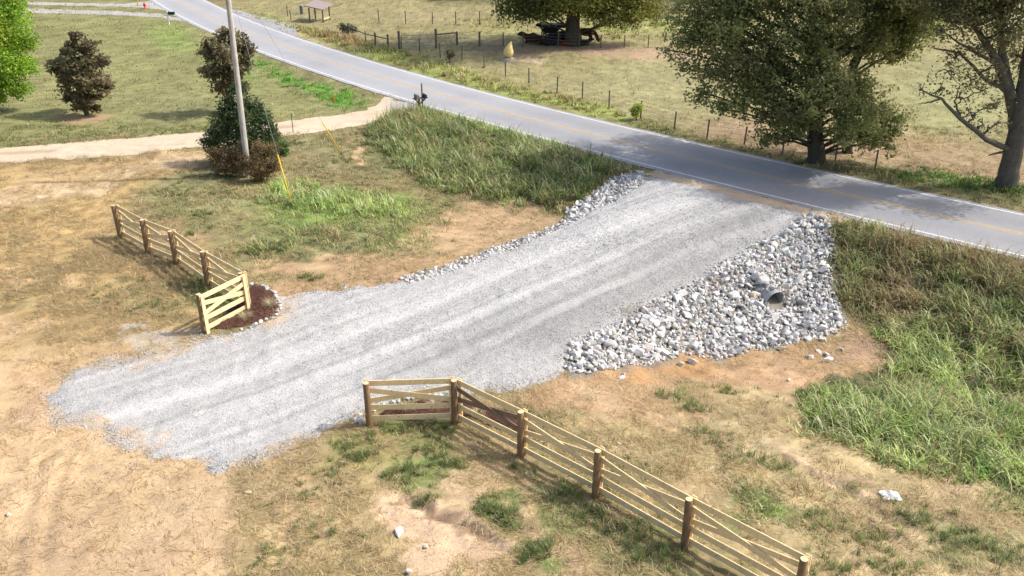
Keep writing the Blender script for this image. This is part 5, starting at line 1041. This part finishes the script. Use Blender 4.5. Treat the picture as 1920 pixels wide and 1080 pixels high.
rb = AT(1886, 352); Yr = rb[1]
rt = [([rb + [0, 0, -.2], P3(1893,320,Yr), P3(1910,240,Yr), P3(1920,170,Yr), P3(1935,60,Yr), P3(1950,-100,Yr)], [.64,.48,.43,.36,.27,.14]),
      ([P3(1908,255,Yr+.2), P3(1893,175,Yr+.3), P3(1872,120,Yr), P3(1835,60,Yr), P3(1800,10,Yr-.5)], [.34,.28,.21,.13,.06]),
      ([P3(1898,185,Yr), P3(1882,120,Yr+.5), P3(1876,60,Yr+.5), P3(1880,-40,Yr)], [.25,.21,.16,.08]),
      ([P3(1898,283,Yr), P3(1850,262,Yr-.5), P3(1800,222,Yr-.8), P3(1765,185,Yr-1), P3(1728,170,Yr-1.2)], [.16,.13,.10,.06,.025]),
      ([P3(1800,222,Yr-.8), P3(1790,190,Yr-.6), P3(1800,160,Yr-.4)], [.06,.04,.02]), ([P3(1765,185,Yr-1), P3(1740,192,Yr-1.4), P3(1722,196,Yr-1.6)], [.05,.035,.015]),
      ([P3(1893,175,Yr+.3), P3(1850,150,Yr), P3(1800,100,Yr-.3), P3(1750,90,Yr-.5)], [.12,.09,.06,.03]), ([P3(1872,120,Yr), P3(1830,100,Yr-.4), P3(1770,60,Yr-.8)], [.10,.07,.03]),
      ([P3(1898,283,Yr), P3(1855,290,Yr-.3)], [.09,.03])]
rbl = [B(1850,20,Yr,1.3), B(1800,40,Yr-.5,1.1,.6), B(1760,60,Yr-.8,.9,.35), B(1900,50,Yr-1,1.4,.8), B(1850,90,Yr-1,1.0,.35), B(1790,110,Yr-.5,.9,.18), B(1770,165,Yr-1,.7,.12), B(1820,150,Yr-.8,.9,.16), B(1870,200,Yr-1,.7,.25), B(1845,235,Yr-.6,.6,.10), B(1725,170,Yr-1,.5,.12), B(1830,215,Yr-.6,.8,.06), B(1800,185,Yr-.8,.8,.07), B(1840,170,Yr-.4,.9,.09), B(1870,235,Yr-.5,.7,.07), B(1770,130,Yr-.6,.9,.09), B(1855,130,Yr-.6,.9,.14), B(1880,150,Yr,.9,.2), B(1920,110,Yr+.5,1.2,.5), B(1800,-10,Yr,1.5), B(1880,-20,Yr,1.6), B(1740,0,Yr,1.3,.8)]
rbl += [(rb[0] + x, Yr + y, z, r, .9) for x, y, z, r in [(-4,0,10,1.9),(-1,-1.2,10,1.8),(-1,3,10.5,2.0),(2.5,0,11.5,2.2),(4,-2,9,1.8),(4.5,3,9,2.0),(0,0,12.5,2.0),(6,0,7.5,1.8)]]
tree('roadside_tree', 'grey trunked tree with sparse bare lower branches at the right edge of the photo', 'tree', rb, rt, rbl, 38000, .15, [(.21,.215,.08),(.26,.25,.11),(.17,.165,.07),(.30,.26,.14)], M['bark'], twigs=15, cluster=.22, solid=.15, dead=.05)

sb = AT(1075, 84); Ys = sb[1]
st_ = [([sb + [0, 0, -.2], P3(1074,50,Ys), P3(1076,10,Ys), P3(1078,-60,Ys), P3(1085,-160,Ys)], [.95,.66,.55,.42,.2]), ([P3(1077,15,Ys), P3(1120,25,Ys-1), P3(1160,8,Ys-1), P3(1200,-30,Ys-1)], [.3,.25,.2,.1]), ([P3(1076,15,Ys), P3(1030,0,Ys-1), P3(980,-30,Ys-1)], [.28,.2,.1])]
sbl = [B(960,2,Ys,2.0,.9), B(1000,6,Ys-1,1.9), B(940,18,Ys,1.1,.6), B(1035,12,Ys-1.5,1.6), B(1010,28,Ys-2,.9,.7), B(1110,14,Ys-1,1.7), B(1150,22,Ys-1.5,1.5), B(1125,34,Ys-2,.9,.8), B(1190,14,Ys-1,1.7), B(1215,0,Ys,2.0), B(1190,38,Ys-1,1.0,.6), B(1060,-10,Ys-2.5,2.0), B(1000,-30,Ys,3), B(1130,-20,Ys,3), B(1090,0,Ys-3,1.3), B(1225,24,Ys+.5,1.2,.7), B(1100,-5,Ys+3,2.4)]
sbl += [(sb[0] + x, Ys + y, z, r, .8) for x, y, z, r in [(-6,0,11,3),(-3,-5,10.5,3),(-3,5,11,3),(0,0,15,3.4),(4,-5,11,3),(5,4,11,3),(8,0,10.5,2.8),(-5,0,14,2.6),(5,0,14,2.6),(0,-6,13,2.6)]]
tree('shade_tree', 'big spreading green tree sheltering the cattle in the pasture', 'tree', sb, st_, sbl, 52000, .26, [(.16,.18,.05),(.22,.24,.06),(.13,.14,.045),(.26,.27,.07),(.30,.32,.08)], M['bark_dark'], twigs=12, cluster=.3, solid=.3)

# yellow-green tree behind the gap between the two roadside trees
yb = AT(1588, 286); Yy = yb[1]
tree('bright_tree', 'yellow green tree whose crown fills the gap between the two big roadside trees', 'tree', yb, [([yb + [0, 0, -.2], P3(1592,200,Yy), P3(1600,125,Yy), P3(1640,40,Yy), P3(1680,-60,Yy)], [.30, .27, .25, .20, .10])],
     [B(1690,20,Yy,1.6), B(1725,60,Yy,1.2), B(1670,80,Yy,1.2), B(1745,20,Yy,1.5), B(1700,-30,Yy,2), B(1700,100,Yy-.5,.8,.8), B(1650,40,Yy,1.3), B(1640,-20,Yy,1.8), B(1720,-90,Yy,2.4)], 19000, .17, [(.30,.36,.07),(.22,.28,.055),(.42,.42,.10)], M['bark_dark'], solid=.2)

mb_ = AT(-30, 205); Ym = mb_[1]
tree('maple_tree', 'bright lime green maple tree cut by the left edge of the photo', 'tree', mb_, [([mb_ + [0, 0, -.2], P3(-20,100,Ym), P3(-15,0,Ym), P3(-10,-80,Ym)], [.3,.24,.18,.08])],
     [B(20,40,Ym,1.5), B(40,75,Ym-.5,1.0), B(10,110,Ym-1,1.5), B(45,120,Ym,.9), B(20,155,Ym-.8,1.1), B(50,165,Ym,.55,.8), B(-20,60,Ym-1,1.8), B(0,-10,Ym,1.7), B(-20,150,Ym-.5,1.5), B(60,85,Ym,.5,.8), B(-60,100,Ym,2), B(-60,0,Ym,2.2), B(15,5,Ym-.5,1.0), B(0,182,Ym,.6,.7)],
     34000, .17, [(.24,.42,.035),(.38,.54,.06),(.15,.31,.03),(.58,.64,.10),(.28,.47,.045)], M['bark'], droop=.1, solid=.4, cluster=.2)

# magnolia shrubs
MAG = [(.20,.155,.08),(.26,.21,.11),(.14,.15,.07),(.38,.33,.20),(.17,.13,.07),(.20,.22,.11)]
def magnolia(base, bl, label, n, group=None):
    base = np.array(base); Yb = base[1]
    h = max(b[2] for b in bl) - base[2]
    return tree('magnolia_shrub', label, 'shrub', base, [([base + [0, 0, -.1], base + [.0, 0, h * .5], base + [.05, 0, h * .92]], [.13,.09,.03]), ([base + [.1, 0, 0], base + [.5, .2, h * .5]], [.06,.03]), ([base + [-.1, 0, 0], base + [-.5, .1, h * .5]], [.06,.03])], bl, int(n * .8), .25, MAG, M['bark'], droop=-.35, solid=.10, cluster=.11, twigs=16, limbr=.05)
b1 = AT(163, 216); Yb = b1[1]
magnolia(b1, [B(150,72,Yb,.55), B(133,92,Yb,.65), B(170,88,Yb,.7), B(115,118,Yb,.6), B(150,120,Yb-.5,1.0), B(190,115,Yb,.6), B(105,135,Yb,.45), B(128,150,Yb-.4,.9), B(165,155,Yb-.7,1.0), B(195,145,Yb,.6), B(122,180,Yb,.6), B(160,185,Yb-.5,.8), B(195,178,Yb,.55), B(208,160,Yb,.35), B(150,140,Yb+1,1.0), B(175,205,Yb-.3,.4), B(145,200,Yb,.4)], 'bushy brown green magnolia shrub standing alone on the lawn', 11000)
b2 = AT(432, 212); Yb = b2[1]
magnolia(b2, [B(425,62,Yb,0.55), B(440,80,Yb,0.85), B(405,82,Yb,0.73), B(390,100,Yb,0.73), B(425,105,Yb-.5,1.22), B(458,100,Yb,0.79), B(395,130,Yb,0.73), B(430,140,Yb,1.10), B(462,130,Yb,0.61), B(420,165,Yb,0.85), B(450,165,Yb,0.73)], 'taller magnolia shrub rising behind the utility pole above the dark bush', 8500)
# dark evergreen at the pole
e1 = AT(440, 318); e1[1] += 1.2; Ye = e1[1]
tree('evergreen_bush', 'dense dark green evergreen bush wrapped around the utility pole', 'bush', e1, [([e1, e1 + [0, 0, 2.0], e1 + [0, 0, 3.8]], [.12,.09,.03])],
     [B(445,170,Ye,.5), B(430,195,Ye,.7), B(470,195,Ye,.7), B(415,225,Ye,.8), B(455,225,Ye-.5,.9), B(490,220,Ye,.7), B(405,255,Ye,.7), B(440,260,Ye-.7,.9), B(485,255,Ye-.4,.8), B(395,275,Ye-.2,.4), B(385,265,Ye,.35), B(510,250,Ye,.5), B(420,290,Ye-.2,.7), B(470,285,Ye-.4,.7)], 15000, .15, [(.075,.12,.045),(.10,.155,.06),(.055,.085,.035),(.17,.22,.09)], M['bark_dark'], solid=.3, limbr=.04, cluster=.13, twigs=16)
def shrub(px, py, bl, label, n, ls, pal, name='shrub', solid=.3):
    b = AT(px, py); Yb = b[1]; bl = [B(a, c, Yb + dy, r, w) for a, c, dy, r, w in bl]; h = max(q[2] for q in bl) - b[2]
    return tree(name, label, 'shrub', b, [([b, b + [0, 0, h * .6]], [.04,.02])], bl, n, ls, pal, M['bark_dark'], solid=solid, limbr=.03, cluster=.12, twigs=22, trunk_name='stem')
BRN = [(.20,.13,.075),(.15,.10,.065),(.27,.18,.08),(.13,.12,.06),(.32,.22,.10)]
shrub(425, 330, [(408,298,0,.55,1), (430,290,0,.65,1), (442,308,-.2,.5,1), (398,285,0,.45,1), (448,285,0,.5,1), (425,308,-.3,.5,1), (455,312,-.5,.4,1), (410,318,0,.45,1), (435,320,0,.45,1), (452,322,0,.35,1)], 'brown dying shrub left of the utility pole base', 5200, .09, BRN)
shrub(490, 340, [(482,298,-.2,.6,1), (502,290,0,.65,1), (512,308,-.2,.45,1), (488,313,-.3,.45,1), (512,275,0,.45,1), (485,275,0,.5,1), (470,318,-.3,.45,1), (458,310,-.2,.35,1), (480,325,-.2,.4,1), (492,328,0,.4,1), (510,322,0,.45,1), (520,312,0,.35,1), (478,332,.1,.3,1)], 'yellow brown dying shrub right of the utility pole base', 6000, .09, BRN + [(.30,.22,.06)])
shrub(520, 290, [(515,262,0,.5,1), (525,275,0,.4,1), (530,285,0,.35,1), (512,248,0,.35,1), (535,270,0,.25,1)], 'light green viney shrub at the right side of the dark bush', 3000, .11, [(.13,.24,.06),(.18,.28,.09),(.10,.19,.06),(.24,.30,.14)])
shrub(843, 118, [(843,106,0,.4,.8), (850,98,0,.35,.8), (838,98,0,.3,.8)], 'thin brown sapling standing inside the pasture fence', 260, .14, [(.20,.15,.08),(.25,.20,.1)], 'sapling')
shrub(1193, 226, [(1192,206,0,.35,1), (1196,198,0,.3,1), (1190,214,0,.3,1)], 'yellow flowering weed beside a pasture fence post', 1400, .09, [(.42,.50,.06),(.30,.40,.06),(.5,.55,.1)], 'flowering_weed')
shrub(655, 62, [(650,54,0,.6,1), (662,56,0,.6,1), (640,50,0,.5,1)], 'low dark weedy shrub right of the field shelter', 900, .16, [(.10,.12,.05),(.08,.09,.045)], 'shrub')
for (px_, py_, lab) in ((445, -6, 'dark leafy bush at the top edge nearest the road'), (500, -10, 'dark leafy bush at the top edge right of the road'), (860, -4, 'dark bush at the top edge in the far pasture')):
    q = AT(px_, py_ + 6); q[1] += 2
    tree('bush', lab, 'bush', q, [([q, q + [0, 0, 2]], [.1, .04])], [(q[0] + x, q[1] + y, q[2] + z, r, 1) for x, y, z, r in [(0,0,1.2,1.4),(-2,0,1.0,1.2),(2,.3,1.1,1.2),(0,0,2.6,1.3),(3.6,0,.8,.9),(-3.6,0,.8,.9)]], 6000, .28, [(.05,.075,.025),(.07,.09,.03),(.09,.10,.04)], M['bark_dark'], solid=.5, limbr=.04)
# dark wood beyond the corral
for (px_, py_, sc_, lab) in ((1265, -8, 1.2, 'dark dense tree behind the cattle corral'), (1310, -2, 1.0, 'dark tree just right of the corral at the top edge'), (1400, -20, 1.3, 'dark distant tree behind the large roadside tree')):
    q = AT(px_, py_ + 12); q[1] += 6
    tree('distant_tree', lab, 'tree', q, [([q, q + [0, 0, 6]], [.35, .15])], [(q[0] + x * sc_, q[1] + y, q[2] + z * sc_, r * sc_, 1) for x, y, z, r in [(0,0,2,2.2),(-2.6,0,2.5,2.2),(2.6,.3,2.3,2.2),(0,0,5,3),(-3,0,6,2.6),(3,0,6,2.6),(0,-1,8.5,2.6)]], 7000, .42, [(.035,.05,.02),(.05,.065,.025),(.065,.07,.03)], M['bark_dark'], solid=.5)

# ------------------------------------------------------------------ light
w = bpy.data.worlds.new('World'); scene.world = w; w.use_nodes = True
nt = w.node_tree; bg = nt.nodes['Background']; sky = nt.nodes.new('ShaderNodeTexSky'); sky.sky_type = 'NISHITA'; sky.sun_disc = False
SD = Vector((1.0, .10, 1.02)).normalized(); el_ = math.asin(SD.z)
sky.sun_elevation = el_; sky.sun_rotation = math.atan2(SD.x, SD.y); sky.air_density = 1.0; sky.dust_density = 4.0
nt.links.new(sky.outputs[0], bg.inputs[0]); bg.inputs[1].default_value = .15
sd = bpy.data.lights.new('sun', 'SUN'); so = bpy.data.objects.new('sun', sd); COL.objects.link(so)
sd.energy = 3.0; sd.angle = R(.6); sd.color = (1, .96, .90); so.rotation_euler = SD.to_track_quat('Z', 'Y').to_euler(); so.location = (60, 0, 60)
vs_ = scene.view_settings; vs_.view_transform = 'Standard'; vs_.look = 'None'; vs_.exposure = .43; vs_.gamma = 1; vs_.use_curve_mapping = False
scene.cycles.max_bounces = 5; scene.cycles.diffuse_bounces = 3; scene.cycles.transmission_bounces = 3; scene.cycles.transparent_max_bounces = 4
print('faces', sum(len(o.data.polygons) for o in scene.objects if o.type == 'MESH'))
